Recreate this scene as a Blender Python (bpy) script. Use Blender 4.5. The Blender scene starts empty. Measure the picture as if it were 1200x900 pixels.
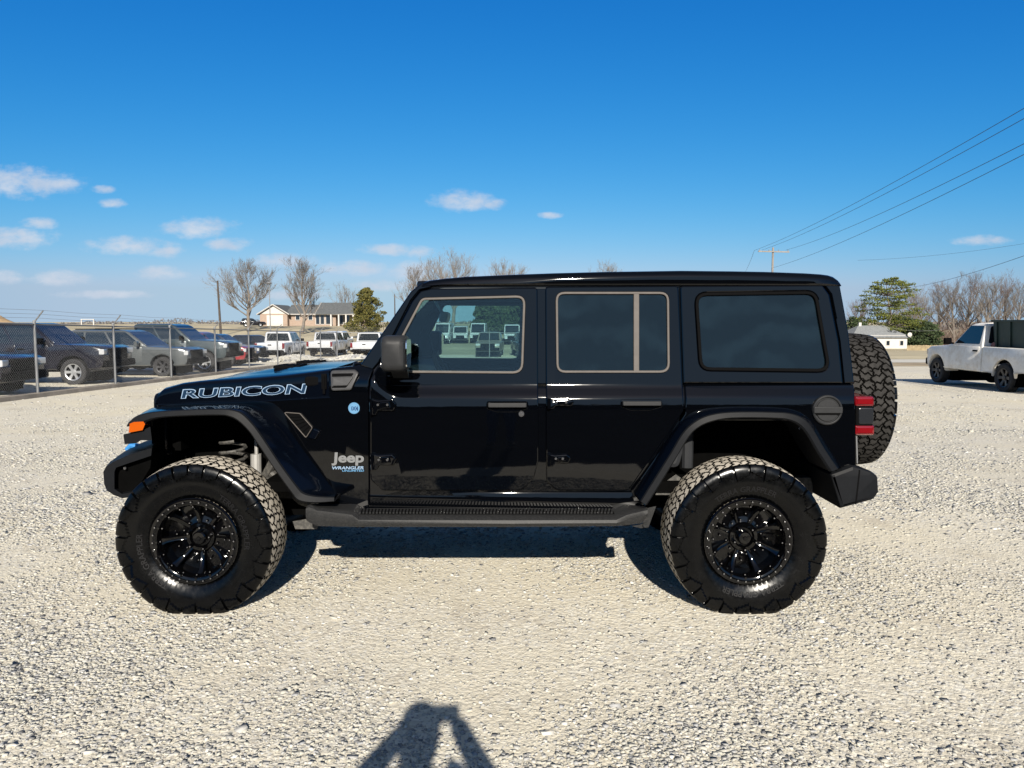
import bpy, bmesh, math, random
import numpy as np
from mathutils import Vector, Matrix
from mathutils.geometry import tessellate_polygon

R = math.radians
S = bpy.context.scene
COL = S.collection

# ------------------------------------------------------------------ camera
FPX, CAMH, YC = 880.0, 1.62, 5.05
PITCH = math.atan(73 / FPX)
cam = bpy.data.cameras.new('camera')
cam.sensor_fit = 'HORIZONTAL'
cam.sensor_width = 36.0
cam.lens = FPX / 1200 * 36
cam.clip_start = 0.05
cam.clip_end = 8000
cam_o = bpy.data.objects.new('camera', cam)
cam_o.location = (0, 0, CAMH)
cam_o.rotation_euler = (math.pi / 2 - PITCH, 0, 0)
COL.objects.link(cam_o)
S.camera = cam_o

# ------------------------------------------------------------------ light
SUN_EL, SUN_AZ = R(27.2), R(4.35)          # sun behind the camera, a little to its right
S.view_settings.view_transform = 'Standard'
S.view_settings.look = 'None'
S.view_settings.exposure = 1.1
S.view_settings.gamma = 1.0
S.view_settings.use_curve_mapping = False
sun = bpy.data.lights.new('sun', 'SUN')
sun.energy = 5.0
sun.angle = R(0.53)
sun.color = (1.0, 0.93, 0.82)
sun_o = bpy.data.objects.new('sun', sun)
sd = Vector((math.sin(SUN_AZ) * math.cos(SUN_EL), -math.cos(SUN_AZ) * math.cos(SUN_EL), math.sin(SUN_EL)))
sun_o.rotation_euler = sd.to_track_quat('Z', 'Y').to_euler()
sun_o.location = sd * 50
COL.objects.link(sun_o)


def P(px, py, Y):
    """pixel of the 1200x900 photograph -> world point at distance Y"""
    dx, dz = (px - 600) / FPX, (450 - py) / FPX
    y = math.cos(PITCH) + dz * math.sin(PITCH)
    z = -math.sin(PITCH) + dz * math.cos(PITCH)
    s = Y / y
    return Vector((dx * s, Y, CAMH + z * s))


CLOUDS = [  # centre and half size on the photograph's sky
    (28, 213, 62, 17), (70, 216, 22, 9), (12, 279, 50, 13), (120, 222, 14, 5), (132, 238, 16, 6), (46, 262, 22, 7),
    (150, 288, 52, 10), (196, 295, 22, 7), (232, 267, 42, 12), (268, 286, 26, 8), (72, 326, 38, 9),
    (188, 320, 30, 8), (330, 306, 40, 9), (415, 314, 36, 9), (455, 293, 34, 7), (492, 296, 18, 7),
    (485, 318, 30, 12), (543, 236, 38, 12), (578, 238, 16, 7), (645, 252, 14, 4), (1152, 282, 34, 6),
    (450, 335, 40, 7), (5, 325, 22, 8), (330, 345, 50, 6), (120, 345, 60, 5)]


def build_world():
    w = bpy.data.worlds.new('World')
    S.world = w
    w.use_nodes = True
    nt = w.node_tree
    nt.nodes.clear()
    N, Lk = nt.nodes.new, nt.links.new
    out = N('ShaderNodeOutputWorld')
    bg = N('ShaderNodeBackground')
    bg.inputs['Strength'].default_value = 0.1
    Lk(bg.outputs[0], out.inputs[0])
    sky = N('ShaderNodeTexSky')
    sky.sky_type = 'NISHITA'
    sky.sun_disc = False
    sky.sun_elevation = SUN_EL
    sky.sun_rotation = math.pi - SUN_AZ
    sky.altitude = 100
    sky.air_density = 1.0
    sky.dust_density = 0.8
    sky.ozone_density = 3.0
    tc0 = N('ShaderNodeTexCoord')
    sp0 = N('ShaderNodeSeparateXYZ')
    Lk(tc0.outputs['Generated'], sp0.inputs[0])
    mz = N('ShaderNodeMath')
    mz.operation = 'MAXIMUM'
    mz.inputs[1].default_value = 0.04
    Lk(sp0.outputs[2], mz.inputs[0])
    cb0 = N('ShaderNodeCombineXYZ')
    Lk(sp0.outputs[0], cb0.inputs[0])
    Lk(sp0.outputs[1], cb0.inputs[1])
    Lk(mz.outputs[0], cb0.inputs[2])
    Lk(cb0.outputs[0], sky.inputs['Vector'])
    # deepen the blue as a phone camera does: per-channel gain and gamma on the sky's own radiance
    ssp = N('ShaderNodeSeparateColor')
    Lk(sky.outputs[0], ssp.inputs[0])
    hs = N('ShaderNodeCombineColor')
    for ci, (gain, gam) in enumerate(((1.80, 2.6), (0.86, 1.12), (0.98, 0.62))):
        sc_ = N('ShaderNodeMath')
        sc_.operation = 'MULTIPLY'
        sc_.inputs[1].default_value = 0.1
        Lk(ssp.outputs[ci], sc_.inputs[0])
        cp_ = N('ShaderNodeMath')
        cp_.operation = 'MINIMUM'
        cp_.inputs[1].default_value = (0.57, 0.74, 0.85)[ci]
        Lk(sc_.outputs[0], cp_.inputs[0])
        pw = N('ShaderNodeMath')
        pw.operation = 'POWER'
        pw.inputs[1].default_value = gam
        Lk(cp_.outputs[0], pw.inputs[0])
        ml = N('ShaderNodeMath')
        ml.operation = 'MULTIPLY'
        ml.inputs[1].default_value = gain * 10 / 2 ** S.view_settings.exposure
        Lk(pw.outputs[0], ml.inputs[0])
        Lk(ml.outputs[0], hs.inputs[ci])
    hi = N('ShaderNodeMapRange')
    hi.interpolation_type = 'SMOOTHSTEP'
    hi.inputs['From Min'].default_value = 0.42
    hi.inputs['From Max'].default_value = 0.75
    Lk(sp0.outputs[2], hi.inputs[0])
    zen = N('ShaderNodeMix')
    zen.data_type = 'RGBA'
    Lk(hi.outputs[0], zen.inputs[0])
    Lk(hs.outputs[0], zen.inputs[6])
    dim = N('ShaderNodeMix')
    dim.data_type = 'RGBA'
    dim.blend_type = 'MULTIPLY'
    dim.inputs[0].default_value = 1.0
    dim.inputs[7].default_value = (0.62, 0.52, 0.46, 1)
    Lk(sky.outputs[0], dim.inputs[6])
    Lk(dim.outputs[2], zen.inputs[7])
    hs = zen
    tc = N('ShaderNodeTexCoord')
    sep = N('ShaderNodeSeparateXYZ')
    Lk(tc.outputs['Generated'], sep.inputs[0])

    def math_(op, a, b=None, c=None):
        n = N('ShaderNodeMath')
        n.operation = op
        for i, v in enumerate((a, b, c)):
            if v is None:
                continue
            if isinstance(v, (int, float)):
                n.inputs[i].default_value = v
            else:
                Lk(v, n.inputs[i])
        return n.outputs[0]
    yy = math_('MAXIMUM', sep.outputs[1], 0.05)
    u = math_('DIVIDE', sep.outputs[0], yy)
    v = math_('DIVIDE', sep.outputs[2], yy)
    cmb = N('ShaderNodeCombineXYZ')
    Lk(u, cmb.inputs[0])
    Lk(v, cmb.inputs[1])

    def vm(op, a, val):
        n = N('ShaderNodeVectorMath')
        n.operation = op
        Lk(a, n.inputs[0])
        if isinstance(val, tuple):
            n.inputs[1].default_value = val
        else:
            Lk(val, n.inputs[1])
        return n
    field = None
    for (px, py, a, b) in CLOUDS:
        c = P(px, py, 1.0)
        s = vm('SUBTRACT', cmb.outputs[0], (c.x, c.z - CAMH, 0))
        m = vm('MULTIPLY', s.outputs[0], (FPX / a, FPX / b, 0))
        d = vm('DOT_PRODUCT', m.outputs[0], m.outputs[0]).outputs['Value']
        k = math_('SUBTRACT', 1.0, d)
        field = k if field is None else math_('MAXIMUM', field, k)
    field = math_('MAXIMUM', field, -1.5)
    stretch = vm('MULTIPLY', cmb.outputs[0], (1.0, 1.9, 1.0))
    nz = N('ShaderNodeTexNoise')
    nz.inputs['Scale'].default_value = 34
    nz.inputs['Detail'].default_value = 6
    nz.inputs['Roughness'].default_value = 0.62
    Lk(stretch.outputs[0], nz.inputs['Vector'])
    f2 = math_('ADD', field, math_('MULTIPLY', math_('SUBTRACT', nz.outputs[0], 0.52), 3.4))
    mr = N('ShaderNodeMapRange')
    mr.interpolation_type = 'SMOOTHSTEP'
    mr.inputs['From Min'].default_value = -0.55
    mr.inputs['From Max'].default_value = 1.5
    mr.inputs['To Max'].default_value = 0.85
    Lk(f2, mr.inputs['Value'])
    gate = math_('GREATER_THAN', sep.outputs[1], 0.2)
    fac = math_('MULTIPLY', mr.outputs[0], gate)
    nz2 = N('ShaderNodeTexNoise')
    nz2.inputs['Scale'].default_value = 20
    Lk(stretch.outputs[0], nz2.inputs['Vector'])
    cr = N('ShaderNodeMix')
    cr.data_type = 'RGBA'
    cr.inputs[6].default_value = (2.2, 2.6, 3.3, 1)
    cr.inputs[7].default_value = (3.5, 3.68, 3.98, 1)
    Lk(nz2.outputs[0], cr.inputs[0])
    mx = N('ShaderNodeMix')
    mx.data_type = 'RGBA'
    Lk(fac, mx.inputs[0])
    Lk(hs.outputs[2], mx.inputs[6])
    Lk(cr.outputs[2], mx.inputs[7])
    Lk(mx.outputs[2], bg.inputs['Color'])


build_world()


# ------------------------------------------------------------------ materials
def nodes_of(name):
    m = bpy.data.materials.new(name)
    m.use_nodes = True
    nt = m.node_tree
    b = nt.nodes['Principled BSDF']
    return m, nt, b


def mat(name, col, rough=0.5, metal=0.0, spec=0.5, coat=0.0, var=0.0, vscale=8.0, bump=0.0, bscale=60.0,
        dust=None, dust_amt=0.0, emit=None, rvar=0.0, detail=5):
    m, nt, b = nodes_of(name)
    N, Lk = nt.nodes.new, nt.links.new
    b.inputs['Base Color'].default_value = (*col, 1)
    b.inputs['Roughness'].default_value = rough
    b.inputs['Metallic'].default_value = metal
    b.inputs['Specular IOR Level'].default_value = spec
    b.inputs['Coat Weight'].default_value = coat
    b.inputs['Coat Roughness'].default_value = 0.03
    tc = N('ShaderNodeTexCoord')
    if var > 0 or dust:
        nz = N('ShaderNodeTexNoise')
        nz.inputs['Scale'].default_value = vscale
        nz.inputs['Detail'].default_value = detail
        nz.inputs['Roughness'].default_value = 0.65
        Lk(tc.outputs['Object'], nz.inputs['Vector'])
        mr = N('ShaderNodeMapRange')
        mr.inputs['From Min'].default_value = 0.32
        mr.inputs['From Max'].default_value = 0.68
        Lk(nz.outputs[0], mr.inputs[0])
        mx = N('ShaderNodeMix')
        mx.data_type = 'RGBA'
        mx.inputs[6].default_value = (*[c * (1 - var) for c in col], 1)
        mx.inputs[7].default_value = (*[min(1, c * (1 + var)) for c in col], 1)
        Lk(mr.outputs[0], mx.inputs[0])
        src = mx.outputs[2]
        if dust:
            n2 = N('ShaderNodeTexNoise')
            n2.inputs['Scale'].default_value = vscale * 2.3
            n2.inputs['Detail'].default_value = 8
            n2.inputs['Roughness'].default_value = 0.7
            Lk(tc.outputs['Object'], n2.inputs['Vector'])
            m2 = N('ShaderNodeMapRange')
            m2.inputs['From Min'].default_value = 0.45
            m2.inputs['From Max'].default_value = 0.75
            m2.inputs['To Max'].default_value = dust_amt
            Lk(n2.outputs[0], m2.inputs[0])
            md = N('ShaderNodeMix')
            md.data_type = 'RGBA'
            Lk(m2.outputs[0], md.inputs[0])
            Lk(src, md.inputs[6])
            md.inputs[7].default_value = (*dust, 1)
            src = md.outputs[2]
        Lk(src, b.inputs['Base Color'])
        if rvar:
            m3 = N('ShaderNodeMapRange')
            m3.inputs['From Min'].default_value = 0.3
            m3.inputs['From Max'].default_value = 0.7
            m3.inputs['To Min'].default_value = max(0.01, rough - rvar)
            m3.inputs['To Max'].default_value = rough + rvar
            Lk(nz.outputs[0], m3.inputs[0])
            Lk(m3.outputs[0], b.inputs['Roughness'])
    if bump:
        nb = N('ShaderNodeTexNoise')
        nb.inputs['Scale'].default_value = bscale
        nb.inputs['Detail'].default_value = 4
        Lk(tc.outputs['Object'], nb.inputs['Vector'])
        bp = N('ShaderNodeBump')
        bp.inputs['Strength'].default_value = bump
        bp.inputs['Distance'].default_value = 0.01
        Lk(nb.outputs[0], bp.inputs['Height'])
        Lk(bp.outputs[0], b.inputs['Normal'])
    if emit:
        b.inputs['Emission Color'].default_value = (*emit, 1)
        b.inputs['Emission Strength'].default_value = 1
    return m


def glass_mat(name, tint, rough=0.0, wave=0.0, film=0.0):
    """thin pane: tinted straight-through light plus a mirror coat"""
    m, nt, b = nodes_of(name)
    nt.nodes.remove(b)
    N, Lk = nt.nodes.new, nt.links.new
    out = nt.nodes['Material Output']
    tr = N('ShaderNodeBsdfTransparent')
    tr.inputs[0].default_value = (*tint, 1)
    gl = N('ShaderNodeBsdfGlossy')
    gl.inputs['Roughness'].default_value = rough
    gl.inputs['Color'].default_value = (0.78, 0.92, 1.0, 1)  # sky blue put into the reflection colour
    fr = N('ShaderNodeFresnel')
    fr.inputs['IOR'].default_value = 1.5
    mx = N('ShaderNodeMixShader')
    Lk(fr.outputs[0], mx.inputs[0])
    Lk(tr.outputs[0], mx.inputs[1])
    Lk(gl.outputs[0], mx.inputs[2])
    Lk(mx.outputs[0], out.inputs[0])
    if film:        # dust streaks, coloured blue to lighten the pane like reflected sky
        tcf = N('ShaderNodeTexCoord')
        wv = N('ShaderNodeTexWave')
        wv.wave_type = 'RINGS'
        wv.inputs['Scale'].default_value = 1.6
        wv.inputs['Distortion'].default_value = 9.0
        wv.inputs['Detail'].default_value = 4.0
        wv.inputs['Detail Scale'].default_value = 1.6
        Lk(tcf.outputs['Object'], wv.inputs['Vector'])
        nf_ = N('ShaderNodeTexNoise')
        nf_.inputs['Scale'].default_value = 4.0
        nf_.inputs['Detail'].default_value = 6.0
        Lk(tcf.outputs['Object'], nf_.inputs['Vector'])
        mu = N('ShaderNodeMath')
        mu.operation = 'MULTIPLY'
        Lk(wv.outputs['Fac'], mu.inputs[0])
        Lk(nf_.outputs[0], mu.inputs[1])
        mrf = N('ShaderNodeMapRange')
        mrf.inputs['From Min'].default_value = 0.12
        mrf.inputs['From Max'].default_value = 0.62
        mrf.inputs['To Min'].default_value = film * 0.5
        mrf.inputs['To Max'].default_value = film
        Lk(mu.outputs[0], mrf.inputs[0])
        df = N('ShaderNodeBsdfDiffuse')
        df.inputs[0].default_value = (0.16, 0.33, 0.46, 1)
        mf = N('ShaderNodeMixShader')
        Lk(mrf.outputs[0], mf.inputs[0])
        Lk(mx.outputs[0], mf.inputs[1])
        Lk(df.outputs[0], mf.inputs[2])
        Lk(mf.outputs[0], out.inputs[0])
    if wave:
        tc = N('ShaderNodeTexCoord')
        nb = N('ShaderNodeTexNoise')
        nb.inputs['Scale'].default_value = 3.0
        nb.inputs['Detail'].default_value = 2
        Lk(tc.outputs['Object'], nb.inputs['Vector'])
        bp = N('ShaderNodeBump')
        bp.inputs['Strength'].default_value = wave
        bp.inputs['Distance'].default_value = 0.02
        Lk(nb.outputs[0], bp.inputs['Height'])
        Lk(bp.outputs[0], gl.inputs['Normal'])
        Lk(bp.outputs[0], fr.inputs['Normal'])
    return m


def gravel_mat():
    m, nt, b = nodes_of('crushed_gravel')
    N, Lk = nt.nodes.new, nt.links.new
    tc = N('ShaderNodeTexCoord')
    co = tc.outputs['Object']

    def vor(scale, feat='F1'):
        v = N('ShaderNodeTexVoronoi')
        v.feature = feat
        v.inputs['Scale'].default_value = scale
        Lk(co, v.inputs['Vector'])
        return v

    def noise(scale, det=5, rough=0.6):
        n = N('ShaderNodeTexNoise')
        n.inputs['Scale'].default_value = scale
        n.inputs['Detail'].default_value = det
        n.inputs['Roughness'].default_value = rough
        Lk(co, n.inputs['Vector'])
        return n

    def ramp(src, stops):
        r = N('ShaderNodeValToRGB')
        e = r.color_ramp.elements
        while len(e) < len(stops):
            e.new(0.5)
        for i, (p, c) in enumerate(stops):
            e[i].position = p
            e[i].color = (*c, 1)
        Lk(src, r.inputs[0])
        return r.outputs[0]

    def mix(f, a, c, op='MIX'):
        x = N('ShaderNodeMix')
        x.data_type = 'RGBA'
        x.blend_type = op
        if isinstance(f, float):
            x.inputs[0].default_value = f
        else:
            Lk(f, x.inputs[0])
        for i, s in ((6, a), (7, c)):
            if isinstance(s, tuple):
                x.inputs[i].default_value = (*s, 1)
            else:
                Lk(s, x.inputs[i])
        return x.outputs[2]
    v1, v2, v3 = vor(75), vor(38), vor(140)
    sp = N('ShaderNodeSeparateColor')
    Lk(v1.outputs['Color'], sp.inputs[0])
    sp2 = N('ShaderNodeSeparateColor')
    Lk(v2.outputs['Color'], sp2.inputs[0])
    stops = [(0.0, (0.265, 0.239, 0.208)), (0.12, (0.365, 0.334, 0.277)), (0.4, (0.435, 0.397, 0.328)), (0.7, (0.485, 0.441, 0.359)),
             (0.86, (0.391, 0.378, 0.353)), (1.0, (0.567, 0.529, 0.454))]
    c1 = ramp(sp.outputs[0], stops)
    c2 = ramp(sp2.outputs[1], stops)
    n1 = noise(3.5, 8, 0.65)
    f1 = N('ShaderNodeMapRange')
    f1.inputs['From Min'].default_value = 0.45
    f1.inputs['From Max'].default_value = 0.62
    Lk(n1.outputs[0], f1.inputs[0])
    c = mix(f1.outputs[0], c1, c2)
    nf = noise(260, 4, 0.7)
    fines = ramp(nf.outputs[0], [(0.3, (0.365, 0.328, 0.258)), (0.7, (0.517, 0.469, 0.378))])
    n2 = noise(0.55, 7, 0.62)
    f2 = N('ShaderNodeMapRange')
    f2.inputs['From Min'].default_value = 0.44
    f2.inputs['From Max'].default_value = 0.6
    f2.inputs['To Max'].default_value = 0.75
    Lk(n2.outputs[0], f2.inputs[0])
    c = mix(f2.outputs[0], c, fines)
    n3 = noise(0.16, 5, 0.55)
    tint = ramp(n3.outputs[0], [(0.28, (0.95, 0.965, 0.975)), (0.5, (1.06, 1.07, 1.045)), (0.72, (1.13, 1.12, 1.03))])
    c = mix(1.0, c, tint, 'MULTIPLY')
    n4 = noise(1.4, 6, 0.7)
    damp = ramp(n4.outputs[0], [(0.30, (0.84, 0.82, 0.80)), (0.46, (1.0, 1.0, 1.0)), (0.7, (1.05, 1.05, 1.05))])
    c = mix(1.0, c, damp, 'MULTIPLY')
    Lk(c, b.inputs['Base Color'])
    b.inputs['Roughness'].default_value = 0.9
    b.inputs['Specular IOR Level'].default_value = 0.25
    # relief
    ad = N('ShaderNodeMath')
    ad.operation = 'MULTIPLY_ADD'
    Lk(v2.outputs['Distance'], ad.inputs[0])
    ad.inputs[1].default_value = 1.6
    Lk(v1.outputs['Distance'], ad.inputs[2])
    ad2 = N('ShaderNodeMath')
    ad2.operation = 'MULTIPLY_ADD'
    Lk(v3.outputs['Distance'], ad2.inputs[0])
    ad2.inputs[1].default_value = 0.5
    Lk(ad.outputs[0], ad2.inputs[2])
    bp = N('ShaderNodeBump')
    bp.invert = True
    bp.inputs['Strength'].default_value = 0.5
    bp.inputs['Distance'].default_value = 0.005
    Lk(ad2.outputs[0], bp.inputs['Height'])
    Lk(bp.outputs[0], b.inputs['Normal'])
    return m


def stone_mat():
    m, nt, b = nodes_of('loose_stone')
    N, Lk = nt.nodes.new, nt.links.new
    g = N('ShaderNodeNewGeometry')
    r = N('ShaderNodeValToRGB')
    e = r.color_ramp.elements
    stops = [(0.0, (0.10, 0.10, 0.103)), (0.09, (0.22, 0.215, 0.205)), (0.3, (0.305, 0.295, 0.255)), (0.6, (0.365, 0.35, 0.30)),
             (0.8, (0.245, 0.247, 0.25)), (0.93, (0.37, 0.355, 0.32)), (1.0, (0.47, 0.46, 0.425))]
    while len(e) < len(stops):
        e.new(0.5)
    for i, (p, c) in enumerate(stops):
        e[i].position = p
        e[i].color = (*c, 1)
    Lk(g.outputs['Random Per Island'], r.inputs[0])
    tc = N('ShaderNodeTexCoord')
    nz = N('ShaderNodeTexNoise')
    nz.inputs['Scale'].default_value = 120
    nz.inputs['Detail'].default_value = 4
    Lk(tc.outputs['Object'], nz.inputs['Vector'])
    mr = N('ShaderNodeMapRange')
    mr.inputs['To Min'].default_value = 0.8
    mr.inputs['To Max'].default_value = 1.15
    Lk(nz.outputs[0], mr.inputs[0])
    mx = N('ShaderNodeMix')
    mx.data_type = 'RGBA'
    mx.blend_type = 'MULTIPLY'
    mx.inputs[0].default_value = 1
    Lk(r.outputs[0], mx.inputs[6])
    Lk(mr.outputs[0], mx.inputs[7])
    Lk(mx.outputs[2], b.inputs['Base Color'])
    b.inputs['Roughness'].default_value = 0.88
    b.inputs['Specular IOR Level'].default_value = 0.25
    return m


def island_mat(name, a, c, rough=0.8):
    """every leaf clump or twig island gets its own tone between a and c"""
    m, nt, b = nodes_of(name)
    N, Lk = nt.nodes.new, nt.links.new
    g = N('ShaderNodeNewGeometry')
    mx = N('ShaderNodeMix')
    mx.data_type = 'RGBA'
    mx.inputs[6].default_value = (*a, 1)
    mx.inputs[7].default_value = (*c, 1)
    Lk(g.outputs['Random Per Island'], mx.inputs[0])
    Lk(mx.outputs[2], b.inputs['Base Color'])
    b.inputs['Roughness'].default_value = rough
    b.inputs['Specular IOR Level'].default_value = 0.2
    return m


def rows_mat(name, a, c, mortar, sx, sz):
    """brick courses"""
    m, nt, b = nodes_of(name)
    N, Lk = nt.nodes.new, nt.links.new
    tc = N('ShaderNodeTexCoord')
    mp = N('ShaderNodeMapping')
    mp.inputs['Rotation'].default_value = (math.pi / 2, 0, 0)
    Lk(tc.outputs['Object'], mp.inputs[0])
    br = N('ShaderNodeTexBrick')
    br.inputs['Color1'].default_value = (*a, 1)
    br.inputs['Color2'].default_value = (*c, 1)
    br.inputs['Mortar'].default_value = (*mortar, 1)
    br.inputs['Scale'].default_value = 1.0
    br.inputs['Brick Width'].default_value = sx
    br.inputs['Row Height'].default_value = sz
    br.inputs['Mortar Size'].default_value = 0.012
    Lk(mp.outputs[0], br.inputs[0])
    Lk(br.outputs[0], b.inputs['Base Color'])
    b.inputs['Roughness'].default_value = 0.9
    return m


MT = {}
MT['gravel'] = gravel_mat()
MT['stone'] = stone_mat()
MT['paint'] = mat('gloss_black_paint', (0.0006, 0.0008, 0.0013), 0.035, 0, 0.44, 0.0, bump=0.10, bscale=2.2)
MT['hood_paint'] = mat('deep_black_blue_paint', (0.0007, 0.0013, 0.003), 0.11, 0, 0.30, bump=0.06, bscale=2.2)
MT['trim'] = mat('grey_black_plastic', (0.0048, 0.0053, 0.0064), 0.5, 0, 0.08, var=0.12, vscale=30, bump=0.06, bscale=500)
MT['trim_dusty'] = mat('dusty_step_plastic', (0.009, 0.0093, 0.0098), 0.45, 0, 0.25, var=0.15, vscale=60,
                       dust=(0.055, 0.053, 0.05), dust_amt=0.4)
MT['black_plastic'] = mat('black_plastic', (0.0015, 0.0015, 0.0017), 0.8, 0, 0.05)
MT['under'] = mat('underbody_black', (0.0012, 0.0012, 0.0012), 0.9, 0, 0.03, var=0.3, vscale=9)
MT['under_metal'] = mat('dusty_chassis_metal', (0.03, 0.029, 0.027), 0.6, 0.0, 0.3, var=0.3, vscale=18,
                        dust=(0.16, 0.15, 0.13), dust_amt=0.5)
MT['silver'] = mat('pale_shock_tube', (0.26, 0.255, 0.245), 0.4, 0.3, 0.5, var=0.1)
MT['window_trim'] = mat('warm_grey_window_moulding', (0.068, 0.060, 0.054), 0.6, 0.0, 0.2, var=0.1, vscale=20)
MT['rubber'] = mat('glossy_tyre_rubber', (0.0007, 0.0008, 0.0010), 0.23, 0, 0.26, var=0.15, vscale=30, rvar=0.07)
MT['sidewall_text'] = mat('raised_sidewall_rubber', (0.004, 0.004, 0.0045), 0.5, 0, 0.2)
MT['trim_grey'] = mat('grey_moulded_plastic', (0.016, 0.0165, 0.0175), 0.5, 0, 0.15, var=0.1, vscale=40)
MT['groove'] = mat('tyre_groove_rubber', (0.003, 0.0028, 0.0026), 0.9, 0, 0.05)
MT['tread_dust'] = mat('dust_covered_tread', (0.36, 0.325, 0.27), 0.92, 0, 0.15, var=0.22, vscale=26, detail=8)
MT['tread_grey'] = mat('worn_grey_tread', (0.022, 0.021, 0.020), 0.8, 0, 0.1, var=0.35, vscale=22, detail=8)
MT['rim'] = mat('gloss_black_rim', (0.0008, 0.0008, 0.001), 0.07, 0, 0.5)
MT['bolt'] = mat('polished_bolt', (0.30, 0.30, 0.31), 0.18, 0.9, 0.5)
MT['amber'] = mat('amber_lens', (0.30, 0.052, 0.002), 0.18, 0, 0.6, coat=0.6)
MT['red_lens'] = mat('red_lens', (0.11, 0.002, 0.004), 0.15, 0, 0.6, coat=0.6)
MT['cover'] = mat('grey_cover_plastic', (0.032, 0.032, 0.033), 0.5, 0, 0.3, var=0.15, vscale=40)
MT['smoke_lens'] = mat('smoked_lens', (0.008, 0.009, 0.011), 0.25, 0, 0.5)
MT['badge_silver'] = mat('badge_silver', (0.22, 0.225, 0.23), 0.35, 0.5, 0.5)
MT['badge_blue'] = mat('badge_pale_blue', (0.075, 0.18, 0.30), 0.35, 0.1, 0.5)
MT['badge_mid'] = mat('badge_mid_blue', (0.010, 0.035, 0.10), 0.35, 0.1, 0.5)
MT['decal_edge'] = mat('decal_outline_blue_white', (0.17, 0.24, 0.33), 0.4)
MT['decal_fill'] = mat('decal_fill_blue', (0.006, 0.018, 0.04), 0.25)
MT['tow'] = mat('bright_blue_hook', (0.025, 0.14, 0.34), 0.35)
MT['glass_front'] = glass_mat('front_door_glass', (0.74, 0.86, 0.85))
MT['glass_tint'] = glass_mat('privacy_glass', (0.035, 0.045, 0.055), 0.0, 0.05, 0.022)
MT['glass_shield'] = glass_mat('windshield_glass', (0.80, 0.90, 0.90))
MT['interior'] = mat('charcoal_interior', (0.010, 0.011, 0.013), 0.7, 0, 0.3, var=0.2)
MT['headliner'] = mat('grey_headliner', (0.10, 0.11, 0.12), 0.9, 0, 0.2)
MT['mirror_glass'] = mat('mirror_glass', (0.75, 0.77, 0.78), 0.03, 1.0)
MT['mirror_warm'] = mat('pale_mirror_back', (0.55, 0.56, 0.46), 0.4)
MT['galv'] = mat('galvanised_steel', (0.14, 0.143, 0.147), 0.55, 0.25, 0.5, var=0.15, vscale=5)
MT['wire'] = mat('galvanised_wire', (0.17, 0.173, 0.177), 0.6, 0.1, 0.5)
MT['concrete'] = mat('weathered_concrete', (0.20, 0.175, 0.145), 0.95, 0, 0.2, var=0.3, vscale=1.6, bump=0.4, bscale=12)
MT['dry_grass'] = mat('dry_winter_grass', (0.34, 0.295, 0.20), 0.95, 0, 0.1, var=0.28, vscale=0.12, detail=9)
MT['dark_ground'] = mat('dark_reflection_ground', (0.018, 0.018, 0.019), 0.95, 0, 0.0, var=0.25, vscale=0.7, detail=9)  # kept very dark and without gloss for black reflections in the doors
MT['pale_road'] = mat('pale_weathered_road', (0.42, 0.40, 0.35), 0.9, 0, 0.2, var=0.12, vscale=0.3)
MT['verge'] = mat('bare_soil_verge', (0.27, 0.22, 0.15), 0.95, 0, 0.1, var=0.3, vscale=0.5)
MT['bark'] = mat('grey_bark', (0.125, 0.108, 0.092), 0.9, 0, 0.2, var=0.3, vscale=1.5)
MT['twig'] = island_mat('grey_twig', (0.095, 0.082, 0.070), (0.165, 0.145, 0.125))
MT['twig_brown'] = island_mat('brown_twig', (0.075, 0.050, 0.038), (0.15, 0.108, 0.085))
MT['needle'] = island_mat('pine_needles', (0.026, 0.040, 0.008), (0.125, 0.132, 0.024))
MT['needle_gold'] = island_mat('golden_green_needles', (0.022, 0.028, 0.008), (0.115, 0.10, 0.026))
MT['dark_leaf'] = island_mat('dark_evergreen', (0.012, 0.022, 0.010), (0.045, 0.062, 0.024))
MT['wood_far'] = island_mat('far_bare_wood', (0.09, 0.085, 0.085), (0.15, 0.14, 0.14))
MT['pole_wood'] = mat('creosoted_pole', (0.055, 0.045, 0.038), 0.9, 0, 0.2, var=0.25, vscale=2)
MT['pole_pale'] = mat('silvered_pole', (0.17, 0.155, 0.14), 0.9, 0, 0.2, var=0.2, vscale=2)
MT['cable'] = mat('black_cable', (0.012, 0.012, 0.014), 0.6)
MT['brick'] = rows_mat('tan_brick', (0.19, 0.125, 0.088), (0.24, 0.165, 0.12), (0.24, 0.21, 0.18), 0.24, 0.08)
MT['white_paint'] = mat('white_siding', (0.36, 0.345, 0.32), 0.7, 0, 0.3, var=0.06, vscale=1)
MT['cream_paint'] = mat('cream_siding', (0.33, 0.30, 0.25), 0.7, 0, 0.3, var=0.06, vscale=1)
MT['shingle'] = mat('grey_shingle', (0.075, 0.08, 0.082), 0.9, 0, 0.2, var=0.25, vscale=3, bump=0.4, bscale=8)
MT['shingle_pale'] = mat('pale_grey_shingle', (0.15, 0.157, 0.16), 0.9, 0, 0.2, var=0.2, vscale=3)
MT['dark_glass'] = mat('dark_window_glass', (0.012, 0.016, 0.020), 0.04, 0, 0.7)
MT['fence_wood'] = mat('weathered_pine_board', (0.21, 0.165, 0.10), 0.9, 0, 0.2, var=0.3, vscale=1.6)
MT['car_glass'] = mat('car_window', (0.010, 0.014, 0.018), 0.03, 0, 0.65)
MT['car_tyre'] = mat('car_tyre', (0.016, 0.016, 0.017), 0.75, 0, 0.3, var=0.2)
MT['car_rim'] = mat('alloy_rim', (0.42, 0.43, 0.44), 0.3, 0.7, 0.5)
MT['car_rim_dark'] = mat('dark_rim', (0.03, 0.03, 0.032), 0.35, 0.3, 0.5)
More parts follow.
